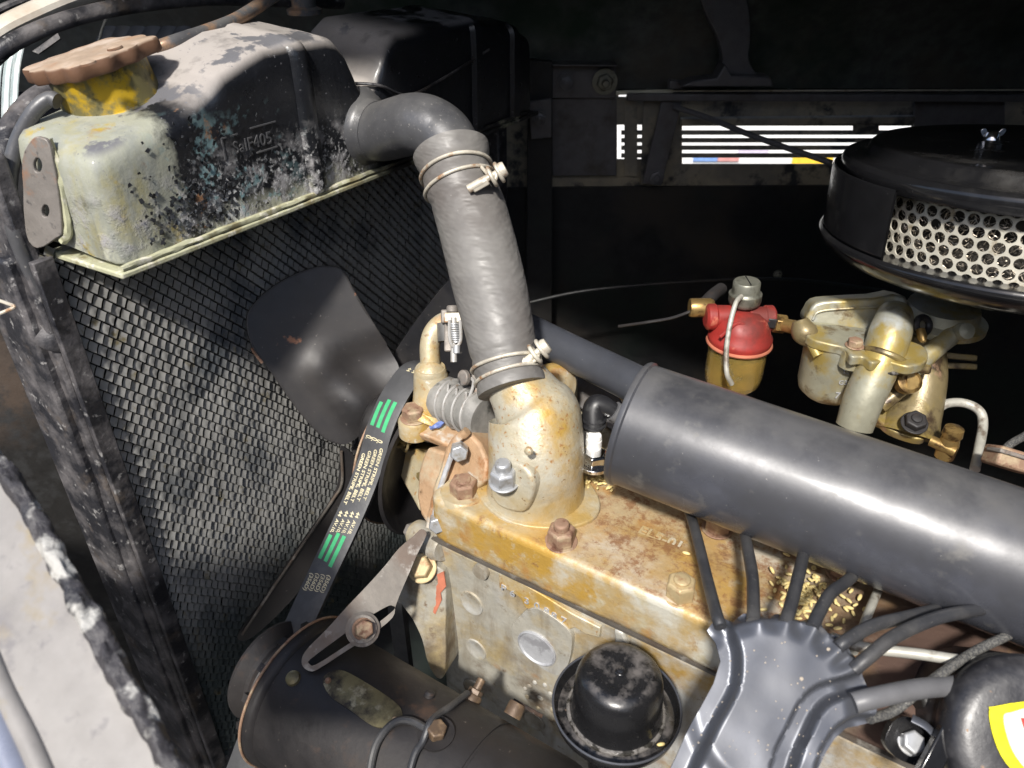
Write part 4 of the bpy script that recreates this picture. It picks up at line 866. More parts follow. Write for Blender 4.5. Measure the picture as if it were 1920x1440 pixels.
# ---------------------------------------------------------------- fan, pulley, belt
PC = at(790, 858, .70)
fn = thing('cooling_fan', 'black pressed steel cooling fan in front of the honeycomb core', 'fan', at(735, 800, .74))
def blade(pix, P, N, curve, name='fan_blade', th=.0022):
    c0 = None
    return build(name, sheet(P, N, pix, th, .009, smooth=5, disp=curve), m_blade, fn, ang=50)
Pb1 = at(605, 650, .715); Nb1 = V((.72, -.55, .42)).normalized()
exb, eyb, _ = basis(Nb1)
def b2(px, py):
    q = hit(px, py, Pb1, Nb1) - Pb1; return (q.dot(exb), q.dot(eyb))
cr0, cr1 = b2(612, 690), b2(672, 760); crx, cry = b2(640, 700), b2(745, 660)
def cb1(p):
    d = segd(p, cr0, cr1); d2 = segd(p, crx, cry)
    a = smooth01(1 - d / .030); s = ((p[0] - cr0[0]) * (cr1[1] - cr0[1]) - (p[1] - cr0[1]) * (cr1[0] - cr0[0]))
    return .010 * a + 9.0 * p[0] * p[0] * .12 - .006 * smooth01(1 - d2 / .03)
o1 = [(464, 600), (474, 575), (500, 548), (540, 522), (590, 503), (630, 502), (646, 514), (664, 548), (692, 595), (724, 645), (748, 690), (742, 730), (720, 760), (690, 800), (662, 826), (640, 833), (606, 818), (560, 768), (512, 700), (474, 648)]
blade(o1, Pb1, Nb1, cb1)
def on_blade(px, py):
    p = b2(px, py); return Pb1 + exb * p[0] + eyb * p[1] + Nb1 * (cb1(p) - .001)
build('blade_rim', tube([on_blade(*p) for p in ((640, 833), (606, 818), (560, 768), (512, 700), (474, 648), (464, 600), (474, 575), (500, 548), (540, 522), (590, 503), (630, 502), (646, 514), (664, 548), (692, 595), (724, 645))], .0012, 8, 6), m_blade, fn)
build('blade_rust_edge', tube([on_blade(*p) for p in ((472, 652), (480, 664), (492, 680))], .0016, 8, 5, jit=.5), m_rbolt, fn)
Pb2 = at(820, 600, .78); Nb2 = V((.80, -.45, .40)).normalized()
blade([(738, 672), (760, 630), (800, 575), (845, 522), (885, 500), (935, 520), (960, 600), (955, 700), (880, 730), (800, 720), (760, 700)], Pb2, Nb2, None)
Pb3 = at(560, 1010, .745); Nb3 = V((.75, -.64, .10)).normalized()
blade([(640, 838), (672, 870), (668, 930), (630, 1005), (560, 1110), (480, 1190), (448, 1200), (452, 1180), (500, 1115), (560, 1025), (622, 935), (636, 890)], Pb3, Nb3, None)
build('blade_rim', tube([hit(*p, Pb3 + Nb3 * .002, Nb3) for p in ((640, 846), (641, 905), (622, 940), (560, 1032), (500, 1120), (454, 1190))], .0014, 8, 8), m_arm, fn)
Pb4 = at(900, 900, .86)
build('fan_hub', lathe([(0, 0), (.034, 0), (.036, .004), (.030, .010), (.022, .030), (0, .030)], at(735, 800, .745) - X_ * .012, X_, 40), m_blade, fn)
build('blade_root', sheet(at(700, 790, .76), Nb1, [(640, 742), (690, 740), (760, 690), (780, 720), (770, 800), (720, 850), (660, 850), (672, 800)], .004, None, smooth=4), m_blade, fn, bev=.001)
build('rivet', lathe([(.0042, 0), (.0036, .0022), (0, .003)], at(684, 768, .748), Nb1, 16), m_blade, fn)
pu = thing('fan_pulley', 'dark dished fan pulley with a rusty rim carrying the belt', 'pulley', PC)
build('pulley_wheel', lathe([(0, .004), (.020, .004), (.030, .001), (.060, .000), (.068, .001), (.0705, .003), (.068, .005), (.057, .012), (.057, .016), (.068, .029), (.0705, .031), (.068, .033), (.060, .031), (.050, .022), (.030, .014), (0, .014)], PC - X_ * .021, X_, 72), m_gen, pu, ang=50)
build('rim_edge', torus(PC - X_ * .018, X_, .0702, .0010, 72, 8), m_rbolt, pu)
XB = PC.x - .004
bpx = [(822, 690), (800, 684), (775, 694), (748, 728), (726, 768), (709, 812), (697, 858), (678, 912), (655, 966), (628, 1024), (604, 1074), (581, 1124), (560, 1170), (535, 1230), (505, 1300), (470, 1390), (440, 1470)]
bw = [onax(px, py, 0, XB) for px, py in bpx]
bc = catmull(bw, 10)
BT = thing('fan_belt', 'black V belt with green stripes and cream lettering running down from the fan pulley', 'belt', bw[9])
bn = []
for i, p in enumerate(bc):
    t = (bc[min(i + 1, len(bc) - 1)] - bc[max(i - 1, 0)]).normalized(); n = t.cross(X_).normalized()
    if n.y > 0 and i > 30: n = -n
    if i <= 30 and n.dot(p - PC) < 0: n = -n
    bn.append((p, t, n))
TW = .0
vs, fs = [], []
HWD = .0132
for p, t, n in bn:
    for (a, b) in ((-HWD, 0), (-HWD * .9, .0008), (HWD * .9, .0008), (HWD, 0), (HWD * .72, -.0085), (-HWD * .72, -.0085)): vs.append(p + X_ * a + n * b)
for i in range(len(bn) - 1):
    for k in range(6): fs.append((i * 6 + k, i * 6 + (k + 1) % 6, (i + 1) * 6 + (k + 1) % 6, (i + 1) * 6 + k))
build('belt_band', (vs, fs), m_belt, BT, ang=40)
# arc length table for the printing
al = [0]
for i in range(1, len(bc)): al.append(al[-1] + (bc[i] - bc[i - 1]).length)
def onbelt(s, wdt, h=0):
    s = max(0, min(al[-1] - 1e-5, s)); i = 0
    while al[i + 1] < s: i += 1
    t = (s - al[i]) / (al[i + 1] - al[i]); p = bn[i][0].lerp(bn[i + 1][0], t); n = bn[i][2].lerp(bn[i + 1][2], t).normalized()
    return p + X_ * wdt + n * (.00085 + h)
def sat(px, py):
    q = onax(px, py, 0, XB); return min(range(len(bc)), key=lambda i: (bc[i] - q).length)
def print_on(name, s0, w0, txt, size, m, sx=1.0):
    g = text(txt, size, lambda x, y, z: onbelt(s0 + x * sx, w0 + y, z * .3 + .00006), .008, bold=.00012)
    return build(name, g, m, BT, flat=True)
def strip_on(name, s0, s1, w0, w1, m, sk=0):
    vs, fs = [], []; n = 10
    for i in range(n + 1):
        s = s0 + (s1 - s0) * i / n
        for w in (w0, w1): vs.append(onbelt(s, w, .00012)); vs.append(onbelt(s, w, -.0003))
    for i in range(n):
        a = i * 4; b = a + 4; fs += [(a, a + 2, b + 2, b), (a + 1, b + 1, b + 3, a + 3), (a, b, b + 1, a + 1), (a + 2, a + 3, b + 3, b + 2)]
    return build(name, (vs, fs), m, BT, flat=True)
def arc(px, py): return al[sat(px, py)]
for (p0, p1) in (((733, 752), (712, 802)), ((636, 1000), (614, 1052))):
    a, b = arc(*p0), arc(*p1)
    for w0 in (-.0098, -.0034, .0030): strip_on('green_stripe', a + (.004 if w0 < -.009 else 0), b + (w0 > 0) * .002, w0, w0 + .0036, m_green)
for w0 in (-.0078, -.0018, .0042):
    c = arc(706, 824); print_on('belt_print', c, w0, '0.', .0085, m_print, .62)
for w0, dx in ((-.0084, .004), (-.0030, .0), (.0024, -.003), (.0078, -.006)):
    print_on('belt_print', arc(682, 896) + dx, w0, 'GREEN STRIPE, BELT', .0046, m_print, 1.10)
    print_on('belt_print', arc(655, 966) + dx * .5, w0, '44', .0050, m_print)
    print_on('belt_print', arc(645, 988) + dx * .5, w0, 'AV.10,', .0044, m_print)
    print_on('belt_print', arc(594, 1096) + dx * .5, w0 + .0004, '(356D)', .0052, m_print)
    if w0 > -.008: print_on('belt_print', arc(772, 697), w0, '44', .0046, m_print)

# ---------------------------------------------------------------- dynamo and its arm
GY, GZ, GR = .232, .772, .056; GX0, GX1 = -.350, -.105
dy = thing('dynamo', 'grimy black cylindrical dynamo with oval data plate below the fan belt', 'dynamo', (GX0, GY, GZ - GR))
def gs(px, py):
    """point of the dynamo barrel seen at a pixel"""
    r = ray(px, py); o = CAM - V((0, GY, GZ)); a = r.y ** 2 + r.z ** 2; b = 2 * (o.y * r.y + o.z * r.z); c = o.y ** 2 + o.z ** 2 - GR ** 2
    D = b * b - 4 * a * c; t = (-b - math.sqrt(max(D, 0))) / (2 * a); return CAM + r * t
def gn(p): return V((0, p.y - GY, p.z - GZ)).normalized()
build('barrel', lathe([(0, 0), (.02, 0), (.048, .002), (GR + .0035, .004), (GR + .004, .010), (GR + .003, .013), (GR, .015), (GR, .17), (GR - .0008, .1705), (GR - .0008, .172), (GR, .1725), (GR, .222), (GR - .001, .228), (GR - .006, .232), (.044, .236), (.040, .230), (0, .228)], (GX0, GY, GZ), X_, 96), m_gen, dy, ang=40)
build('end_rim', torus((GX0 + .006, GY, GZ), X_, GR + .0045, .0011, 96, 8), m_rbolt, dy)
build('pulley_disc', lathe([(0, 0), (.040, 0), (.041, .003), (.034, .010), (.034, .014), (.041, .022), (.040, .025), (0, .025)], (GX0 - .032, GY, GZ), X_, 60), m_gen, dy, ang=40)
for k in range(14):
    a = radians(20 + 24 * k); c = V((GX0 + .003, GY + (GR - .002) * cos(a), GZ + (GR - .002) * sin(a)))
    build('vent_tooth', box(c, .012, .004, .006, X_, V((0, cos(a), sin(a))), V((0, -sin(a), cos(a)))), m_gen, dy)
# curved data plate
def gcurved(pxs, h, th, step=.004):
    P = gs(*pxs[0]); c = sum((gs(*p) for p in pxs), V()) / len(pxs); a0 = math.atan2(c.z - GZ, c.y - GY)
    o = []
    for p in pxs:
        q = gs(*p); o.append((q.x, (math.atan2(q.z - GZ, q.y - GY) - a0) * GR))
    g = sheet(V((0, 0, 0)), Z, None, th, step, world2d=o, up=Y_, smooth=3)
    vs = [V((p.x, GY + (GR + h + p.z) * cos(a0 + p.y / GR), GZ + (GR + h + p.z) * sin(a0 + p.y / GR))) for p in g[0]]; return vs, g[1]
build('data_plate', gcurved([(606, 1276), (622, 1260), (646, 1260), (690, 1284), (738, 1316), (754, 1336), (750, 1356), (728, 1364), (700, 1362), (660, 1334), (620, 1306)], .0012, .0012), m_tagp, dy)
for px, py, m, r in ((805, 1304, m_gen, .0038), (550, 1272, m_tagp, .0052), (616, 1278, m_rbolt, .0022), (741, 1352, m_rbolt, .0022)):
    q = gs(px, py); build('screw', lathe([(r * 1.1, -.001), (r, .0020), (r * .6, .0034), (0, .0036)], q, gn(q), 18), m, dy)
q = gs(884, 1312); build('terminal_post', join(lathe([(.007, -.002), (.007, .003), (.0062, .0042), (.0032, .0044), (.0032, .016), (0, .0165)], q, gn(q), 20), hexa(q + gn(q) * .004, gn(q), .0056, .004, wash=0, sh=0)), m_dbolt, dy)
q = gs(962, 1338); build('terminal_screw', lathe([(.0065, -.002), (.0065, .006), (.0058, .008), (0, .008)], q, gn(q), 20), m_dbolt, dy)
build('terminal_tab', box(q + gn(q) * .008 + X_ * .008, .016, .010, .003, X_, basis(gn(q))[0], gn(q)), m_gen, dy, bev=.0008)
q = gs(818, 1376); build('terminal_nut', join(lathe([(.0125, -.001), (.0125, .0015), (0, .0015)], q, gn(q), 28)), m_gen, dy)
build('nut', hexa(q + gn(q) * .0015, (gn(q) + X_ * .2).normalized(), .0070, .007, wash=0, sh=0), m_dbolt, dy, bev=.0005)
def gl(px, py, h=.003): q = gs(px, py); return q + gn(q) * h
build('field_wire', tube([gl(872, 1310, .004), gl(845, 1330, .003), gl(825, 1345, .004), gl(808, 1368, .008), gl(795, 1395, .004), gl(780, 1420, .004), gl(765, 1480, .004)], .0024, 10, 8), m_cable, dy)
build('field_wire', tube([gl(800, 1372, .004), gl(770, 1356, .003), gl(742, 1358, .003), gl(716, 1384, .003), gl(702, 1420, .003), gl(694, 1490, .003)], .0027, 10, 8), m_cable, dy)
ara = thing('adjuster_arm', 'dull steel slotted adjuster arm bolted over the dynamo', 'bracket', at(700, 1150, .60))
q1_ = at(790, 995, .600); q2_ = gs(600, 1238) - XF * .010; Ld = (q2_ - q1_).normalized(); Na = (-XF + Z * .15); Na = (Na - Ld * Na.dot(Ld)).normalized(); Pa = q1_
ao = [(776, 1004), (790, 992), (800, 1002), (782, 1040), (765, 1080), (752, 1110), (742, 1136), (736, 1158), (700, 1188), (650, 1220), (604, 1250), (584, 1259), (568, 1250), (566, 1234), (578, 1214), (612, 1180), (650, 1138), (690, 1096), (724, 1058), (748, 1028)]
slot = [(736, 1136), (738, 1144), (690, 1182), (640, 1216), (592, 1246), (580, 1244), (582, 1236), (630, 1200), (680, 1164), (724, 1138)]
build('slotted_plate', sheet(Pa, Na, ao, .0035, None, holes=[slot], smooth=3, up=Z), m_arm, ara, bev=.0008)
bq = hit(680, 1180, Pa + Na * .001, Na)
build('washer', lathe([(0, 0), (.0125, 0), (.0125, .002), (.010, .0024), (.010, .0045), (0, .0045)], bq, Na, 36), m_arm, ara)
build('bolt', hexa(bq + Na * .004, (Na + X_ * .25).normalized(), .0070, .008, wash=1.15, sh=0), m_rbolt, ara, bev=.0005)

# ---------------------------------------------------------------- intake cylinder and its pipe
ic = thing('intake_cylinder', 'large satin black intake silencer cylinder lying across the engine', 'silencer', (-.166, .412, .945))
I0, I1 = V((-.166, .412, .990)), V((.30, .446, .952)); iax = (I1 - I0).normalized(); IR = .0435
L_ = (I1 - I0).length
build_at('cylinder_shell', lathe([(0, .004), (.030, .004), (IR - .003, .003), (IR - .0012, .001), (IR + .0004, 0), (IR + .0014, .0014), (IR + .0014, .0038), (IR, .005), (IR, .006)] + [(IR, .006 + (L_ - .01) * k / 6) for k in range(1, 7)] + [(0, L_ - .003)], I0, iax, 128), m_muff, ic, I0, ang=40)
ip = thing('breather_pipe', 'grey pipe running from behind the hose to the end of the big cylinder', 'pipe', at(1100, 670, .6))
build('pipe_wall', tube([at(985, 618, .66), at(1060, 656, .63), at(1130, 690, .605), at(1195, 722, .575), at(1230, 740, .56)], .0148, 28, 6), m_satin, ip)
build('lower_plate', sheet(*pln((1010, 740, .68), (1150, 720, .66), (1080, 800, .66)), [(1082, 705), (1160, 745), (1190, 790), (1150, 810), (1082, 760)], .006), m_bayg, ip, bev=.001)
spk = thing('spark_plug', 'white ceramic spark plug with black elbow boot beside the cylinder end', 'spark plug', at(1113, 880, .575))
d_ = .575
build('boot', tube([at(1158, 778, d_), at(1140, 766, d_), at(1120, 760, d_), at(1113, 772, d_), at(1113, 800, d_), at(1113, 808, d_)], [.0062, .0075, .0085, .0085, .0082, .0068], 24, 8), m_boot, spk)
for yy in (784, 794): build('boot_ring', torus(at(1113, yy, d_), Z, .0086, .0013, 30, 8), m_boot, spk)
build('boot_cap', tube([at(1150, 770, d_ - .002), at(1168, 782, d_)], .0078, 20, 0), m_greycable, spk)
build('insulator', lathe([(.0052, 0), (.0056, .003), (.0048, .004), (.0056, .0055), (.0056, .016), (.0066, .020)][::-1], at(1113, 812, d_), -Z, 26), m_ceram, spk)
build('insulator', lathe([(.0066, 0), (.0058, .002), (.0058, .010), (.0050, .011), (.0056, .012), (.0050, .014)], at(1113, 844, d_), Z, 26), m_ceram, spk)
build('hexagon', hexa(at(1113, 872, d_), Z, .0100, .009, wash=1.25, sh=0, wh=.35), m_chrome, spk, bev=.0006)
build('shell_ring', lathe([(.0092, 0), (.0086, .004), (.0066, .006)], at(1113, 853, d_), Z, 30), m_carbo, spk)

# ---------------------------------------------------------------- oil filler cap
OC = at(1163, 1262, .478)
of = thing('oil_filler_cap', 'black domed oil filler cap standing in a round dish beside the block', 'filler cap', OC - Z * .05)
K = .96
def kk(pr): return [(r * K, h * K) for r, h in pr]
build('dome', lathe(kk([(0, .0024), (.003, .0024), (.0035, .0016), (.012, .0022), (.020, .0020), (.0245, .0002), (.0275, -.004), (.0288, -.009), (.0298, -.026), (.0304, -.034), (.0318, -.0375)]), OC, Z, 72), m_capb, of, ang=60)
build('centre_pip', lathe([(.0030, 0), (.0026, .0014), (.001, .002), (0, .002)], OC + Z * .0023, Z, 18), m_capb, of)
build('dirt_ring', torus(OC - Z * .0365, Z, .0303, .0019, 72, 10), m_oily, of)
build('dish', lathe(kk([(.0310, -.038), (.035, -.0405), (.0390, -.0400), (.0412, -.0365), (.0420, -.0325), (.0428, -.0320), (.0430, -.0340), (.0418, -.040), (.0395, -.044), (.036, -.045), (.020, -.046), (.016, -.10)]), OC, Z, 80), m_capb, of, ang=50)
build('dish_rim', torus(OC - Z * .0308, Z, .0409, .0008, 80, 8), m_satin, of)

# ---------------------------------------------------------------- plug lead cover
Pc = at(1450, 1280, .400); Nc = (-XF * .75 + Z * .55 + V((0, -.1, 0))).normalized()
cov = thing('lead_cover', 'pressed satin black metal cover fanning out over the ignition leads', 'cover', at(1400, 1430, .40))
exc, eyc, _ = basis(Nc, V((0, 0, 1)))
def c2(px, py):
    q = hit(px, py, Pc, Nc) - Pc; return (q.dot(exc), q.dot(eyc))
co = [(1240, 1480), (1268, 1424), (1300, 1352), (1338, 1282), (1351, 1240), (1343, 1205), (1328, 1182), (1338, 1166), (1356, 1158), (1376, 1166), (1396, 1150), (1420, 1149), (1438, 1162), (1456, 1151), (1480, 1152), (1496, 1166), (1518, 1160), (1540, 1166), (1552, 1184), (1574, 1194), (1592, 1212), (1604, 1232), (1616, 1248), (1622, 1268), (1632, 1290), (1636, 1330), (1634, 1356), (1612, 1362), (1588, 1366), (1566, 1384), (1548, 1412), (1530, 1450), (1516, 1500), (1240, 1500)]
def sm(pl): return [(v.x, v.y) for v in catmull([V((a, b, 0)) for a, b in pl], 4, True)]
mainp = [c2(*p) for p in [(1190, 1690), (1300, 1440), (1335, 1360), (1372, 1290), (1378, 1235), (1372, 1200), (1372, 1172), (1420, 1160), (1470, 1160), (1530, 1172), (1560, 1200), (1600, 1240), (1606, 1262), (1560, 1276), (1520, 1290), (1492, 1318), (1466, 1370), (1440, 1430), (1370, 1690)]]
brp = [c2(*p) for p in [(1400, 1690), (1480, 1440), (1502, 1384), (1530, 1330), (1566, 1306), (1640, 1296), (1650, 1340), (1600, 1344), (1566, 1360), (1540, 1392), (1522, 1440), (1450, 1690)]]
mainp = sm(mainp); brp = sm(brp)
apex = c2(1440, 1330); leads = [c2(*p) for p in ((1345, 1160), (1412, 1148), (1470, 1150), (1528, 1160), (1584, 1200), (1612, 1240))]
ang_ = [math.atan2(l[1] - apex[1], l[0] - apex[0]) for l in leads]
def cdisp(p):
    def soft(poly, w):
        d = polyd(p, poly); return smooth01(.5 + (d if inside(p, poly) else -d) / w)
    h = .0110 * soft(mainp, .0036); h = max(h, .0088 * soft(brp, .0036))
    r = math.hypot(p[0] - apex[0], p[1] - apex[1]); a = math.atan2(p[1] - apex[1], p[0] - apex[0])
    if r > .035:
        k = smooth01((r - .035) / .010)
        best = min(abs(a - b) for b in ang_); h += k * (.0034 * math.exp(-(best / .085) ** 2) - .0034)
    return h + .0004 * noise.noise(V((p[0] * 60, p[1] * 60, 0)))
build('cover_pressing', sheet(Pc, Nc, co, .0016, .0012, disp=cdisp, up=V((0, 0, 1))), m_satin, cov, ang=60)
# small chips and grit on the cover
for i in range(70):
    px = random.uniform(1300, 1580); py = random.uniform(1200, 1438); p2 = c2(px, py)
    if not inside(p2, [c2(*q) for q in co]): continue
    q = Pc + exc * p2[0] + eyc * p2[1] + Nc * (cdisp(p2) + .0001); r = random.choice((.0002, .0003, .0004, .0009 if i % 9 == 0 else .0003))
    build('dirt_speck', lathe([(r * 1.2, -.0001), (r, r * .3), (0, r * .45)], q, Nc, 7), m_speck, cov)
def lead(label, pts, r, m, name='ignition_lead', cat='cable', group=None):
    return build(name, tube([at(*p) for p in pts], r, 16, 10), m, label=label, cat=cat, group=group)
G6 = 'ignition leads fanning out of the cover'
lead('first black ignition lead from the left, running up past the last gold nut', [(1352, 1176, .408), (1343, 1150, .415), (1326, 1085, .45), (1305, 1000, .50), (1288, 945, .545), (1276, 900, .58)], .0034, m_cable, group=G6)
lead('second black ignition lead from the left, rising straight under the big cylinder', [(1412, 1168, .405), (1413, 1140, .415), (1410, 1075, .45), (1396, 1000, .50), (1384, 930, .56)], .0036, m_cable, group=G6)
lead('third ignition lead from the left, leaning right beside the rice heap', [(1470, 1172, .402), (1480, 1145, .41), (1496, 1085, .44), (1508, 1030, .48), (1520, 950, .54)], .0036, m_cable, group=G6)
lead('short ignition lead crossing the rice heap', [(1522, 1178, .400), (1535, 1150, .408), (1558, 1112, .43), (1590, 1088, .455), (1640, 1040, .52)], .0035, m_cable, group=G6)
lead('upper of the two ignition leads curving off to the right', [(1570, 1214, .396), (1592, 1198, .398), (1640, 1172, .41), (1720, 1152, .43), (1800, 1128, .46), (1880, 1080, .50)], .0035, m_cable, group=G6)
lead('lower of the two ignition leads curving off to the right', [(1600, 1256, .392), (1628, 1232, .392), (1680, 1192, .40), (1760, 1158, .415), (1850, 1140, .43), (1960, 1120, .45)], .0036, m_cable, group=G6)
lead('thick grey sleeve leaving the right side of the cover', [(1600, 1318, .388), (1640, 1308, .388), (1720, 1292, .397), (1800, 1284, .412), (1900, 1270, .432), (2010, 1256, .45)], .0052, m_greycable, 'sleeve', 'sleeve')
lead('thin braided cable slanting up to the right edge', [(1630, 1348, .392), (1680, 1330, .40), (1745, 1278, .405), (1820, 1226, .42), (1880, 1196, .43), (1980, 1150, .445)], .0026, m_braid, 'braided_cable', 'cable')
lead('pale metal pipe lying along the head towards the black canister', [(1560, 1196, .435), (1620, 1214, .435), (1720, 1226, .425), (1800, 1238, .42), (1900, 1250, .41)], .0031, m_pale, 'metal_pipe', 'pipe')
lead('short pale wire standing up from the head behind the leads', [(1600, 1222, .44), (1618, 1176, .455), (1645, 1110, .49), (1680, 1040, .54)], .0027, m_pale, 'pale_wire', 'wire')

# ---------------------------------------------------------------- spilled rice
rice = []
def on_head(px, py): return onax(px, py, 2, ZH + .0012)
base = lathe([(0, -1), (.50, -.9), (.85, -.62), (1, -.2), (1, .25), (.85, .65), (.45, .92), (0, 1)], (0, 0, 0), (1, 0, 0), 8)
gv = [V((p.x * .0027, p.y * .00118, p.z * .0011)) for p in base[0]]
gme = bpy.data.meshes.new('rice_grain'); gme.from_pydata([tuple(p) for p in gv], [], base[1]); gme.materials.append(m_grain)
gme.polygons.foreach_set('use_smooth', [True] * len(gme.polygons))
def grain(p, label, grp, z=0, tilt=.15):
    o = bpy.data.objects.new('rice_grain', gme); COL.objects.link(o); o.location = p + Z * z
    o.rotation_euler = (random.uniform(-tilt, tilt), random.uniform(-tilt, tilt), random.uniform(0, pi)); s = random.uniform(.8, 1.12); o.scale = (s, s, s)
    o['label'] = label; o['category'] = 'rice grain'; o['group'] = grp
L1, G1 = 'pale yellow rice grain in the spilled heap between the ignition leads', 'rice grains heaped between the leads'
for i in range(150):
    a = random.gauss(0, 1); b = random.gauss(0, 1); px = 1505 + 24 * a + 8 * b; py = 1112 - 5 * a + 26 * b
    grain(on_head(px, py) + Z * (.0035 * math.exp(-(a * a + b * b) * .8) * random.random()), L1, G1, tilt=.5)
for px, py in ((1560, 1110), (1580, 1118), (1592, 1126), (1604, 1134), (1570, 1132), (1586, 1142), (1550, 1140), (1612, 1120), (1596, 1108), (1560, 1160), (1540, 1180), (1582, 1164), (1555, 1172), (1571, 1178), (1600, 1150), (1590, 1100), (1620, 1142), (1546, 1098), (1574, 1090), (1530, 1160)):
    grain(on_head(px, py), 'loose rice grain scattered to the right of the heap', 'rice grains scattered beside the heap')
for i in range(26):
    grain(on_head(1130 + random.gauss(0, 16), 903 + random.gauss(0, 9)), 'rice grain beside the foot of the spark plug', 'rice grains by the spark plug', z=.001, tilt=.4)
grain(on_head(1287, 1037), 'single rice grain lying alone near the cast lettering', 'lone rice grains')
grain(OC + V((.034, -.006, -.0380)), 'single rice grain lying in the dish of the oil filler cap', 'lone rice grains')

# ---------------------------------------------------------------- carburettor
DC = .605
cb = thing('carburettor', 'olive and silver carburettor with round float bowl under the air cleaner', 'carburettor', at(1690, 820, DC))
bc_ = at(1576, 632, DC)
build('float_bowl', lathe([(.0262, 0), (.0266, -.004), (.0258, -.010), (.0256, -.040), (.0240, -.047), (.0190, -.052), (0, -.053)], bc_, Z + XR * -.03, 56), m_carb, cb, ang=60)
build('bowl_rib', tube([at(1641, 690, DC - .012), at(1620, 740, DC - .012), at(1600, 776, DC - .012)], .005, 14, 4), m_brkt, cb)
Pl = bc_ + Z * .002; lidp = [(1508, 622), (1516, 612), (1540, 607), (1600, 612), (1650, 622), (1700, 636), (1736, 652), (1738, 676), (1710, 686), (1690, 684), (1660, 676), (1636, 680), (1618, 668), (1596, 668), (1584, 652), (1552, 644), (1524, 636)]
build('bowl_lid', sheet(Pl + Z * .004, Z, lidp, .008, .006, smooth=3, up=Y_), m_carb, cb, bev=.002, seg=3)
build('lid_gasket', sheet(Pl - Z * .004, Z, [(p[0], p[1] + 2) for p in lidp], .0016, None, smooth=3, up=Y_), m_oily, cb)
build('screw', hexa(at(1602, 649, DC - .025), Z, .0058, .005, wash=1.2, sh=0), m_rbolt, cb, bev=.0006)
build('screw_post', lathe([(.0085, -.012), (.0085, 0), (.0075, .002), (0, .002)], at(1600, 660, DC - .024), Z, 24), m_carb, cb)
def onbowl(x, y, z, cx, cy):
    a = x / .0258; c = bc_; d = (-XF.copy()); d.z = 0; d.normalize(); s = V((-d.y, d.x, 0)); s = s if s.dot(XR) > 0 else -s
    return V((c.x, c.y, 0)) + (d * cos(a + cx) + s * sin(a + cx)) * (.0262 + z * .6) + V((0, 0, c.z + cy + y))
for s_, cx, cy, sz in (('C', -.05, -.016, .007), ('G385', .05, -.026, .0055), ('7', -.12, -.038, .008)):
    build('cast_lettering', text(s_, sz, lambda x, y, z, cx=cx, cy=cy: onbowl(x, y, z, cx, cy), .06), m_plug, cb)
wdg = [(1511, 606), (1518, 584), (1530, 568), (1560, 563), (1640, 559), (1700, 556), (1700, 640), (1660, 632), (1620, 622), (1560, 612)]
Pw = at(1600, 600, DC + .012); Nw = (V((.35, -.9, .32))).normalized()
build('choke_housing', sheet(Pw, Nw, wdg, .030, .008, smooth=2, disp=lambda p: .0022 * smooth01((p[1] - .004) / .006) * 0), m_carb, cb, bev=.003, seg=3)
build('housing_step', tube([hit(*p, Pw + Nw * .001, Nw) for p in ((1524, 600), (1538, 584), (1600, 578), (1690, 574))], .0011, 8, 6), m_carb, cb)
build('barrel', tube([at(1678, 590, DC - .012), at(1670, 622, DC - .026), at(1656, 665, DC - .028), at(1641, 700, DC - .028), at(1618, 752, DC - .024), at(1602, 800, DC - .018)], [.0128, .0150, .0150, .0148, .0145, .0135], 30, 8), m_carb, cb)
build('barrel_collar', tube([at(1661, 664, DC - .028), at(1656, 675, DC - .028)], .0172, 30, 0), m_carbo, cb, bev=.0015)
build('collar_dirt', torus(at(1654, 679, DC - .028), Z, .0160, .0016, 30, 8), m_oily, cb)
build('barrel_pad', sheet(at(1625, 790, DC - .028), -XF, [(1598, 765), (1640, 775), (1636, 812), (1590, 806)], .006, None), m_carb, cb, bev=.001)
build('throttle_body', tube([at(1712, 606, DC + .012), at(1725, 650, DC + .008), at(1728, 700, DC + .006), at(1722, 745, DC + .005), at(1708, 790, DC + .004), at(1700, 815, DC + .004)], [.015, .0175, .0185, .0190, .0215, .025], 36, 8), m_carbo, cb)
build('mounting_flange', sheet(at(1700, 790, DC - .005), V((.05, -.35, .94)), [(1640, 775), (1652, 762), (1700, 752), (1752, 766), (1757, 786), (1742, 812), (1728, 824), (1690, 815), (1660, 800)], .008, .006, smooth=3), m_carbo, cb, bev=.0015, seg=3)
build('bolt', hexa(at(1714, 794, DC - .022), V((.1, -.4, .9)), .0082, .006, wash=1.2, sh=.2), m_gen, cb, bev=.0008)
build('linkage_tube', tube([at(1696, 700, DC - .018), at(1730, 674, DC - .018), at(1768, 642, DC - .016), at(1800, 616, DC - .012)], [.0088, .0076, .0072, .0086], 22, 8), m_carb, cb)
build('linkage_end', lathe([(.0060, -.003), (.0066, 0), (.0060, .008), (0, .009)], at(1802, 622, DC - .02), -XF, 22), m_carb, cb)
build('side_block', box(at(1714, 688, DC - .022), .022, .012, .0075, (XR - XU * .25).normalized(), (XF).normalized(), (XU + XR * .25).normalized()), m_carbo, cb, bev=.0022, seg=3)
build('idle_screw', join(lathe([(.0085, -.006), (.0092, 0), (.0092, .003), (.0072, .0042), (.0066, .0034), (0, .0034)], at(1703, 716, DC - .026), -XF + XU * .2, 30), box(at(1703, 716, DC - .0302), .002, .009, .0010, XR, XU, XF)), m_brass, cb)
build('diagonal_strut', tube([at(1650, 762, DC - .005), at(1680, 738, DC - .008), at(1705, 716, DC - .01)], .0058, 16, 6), m_carbo, cb)
for (y0, y1) in ((664, 672), (684, 688)):
    build('throttle_lever', rect(at(1745, y0, DC + .004), at(1830, y1, DC + .004), .005, (XU, .0048)), m_carbo, cb, bev=.001)
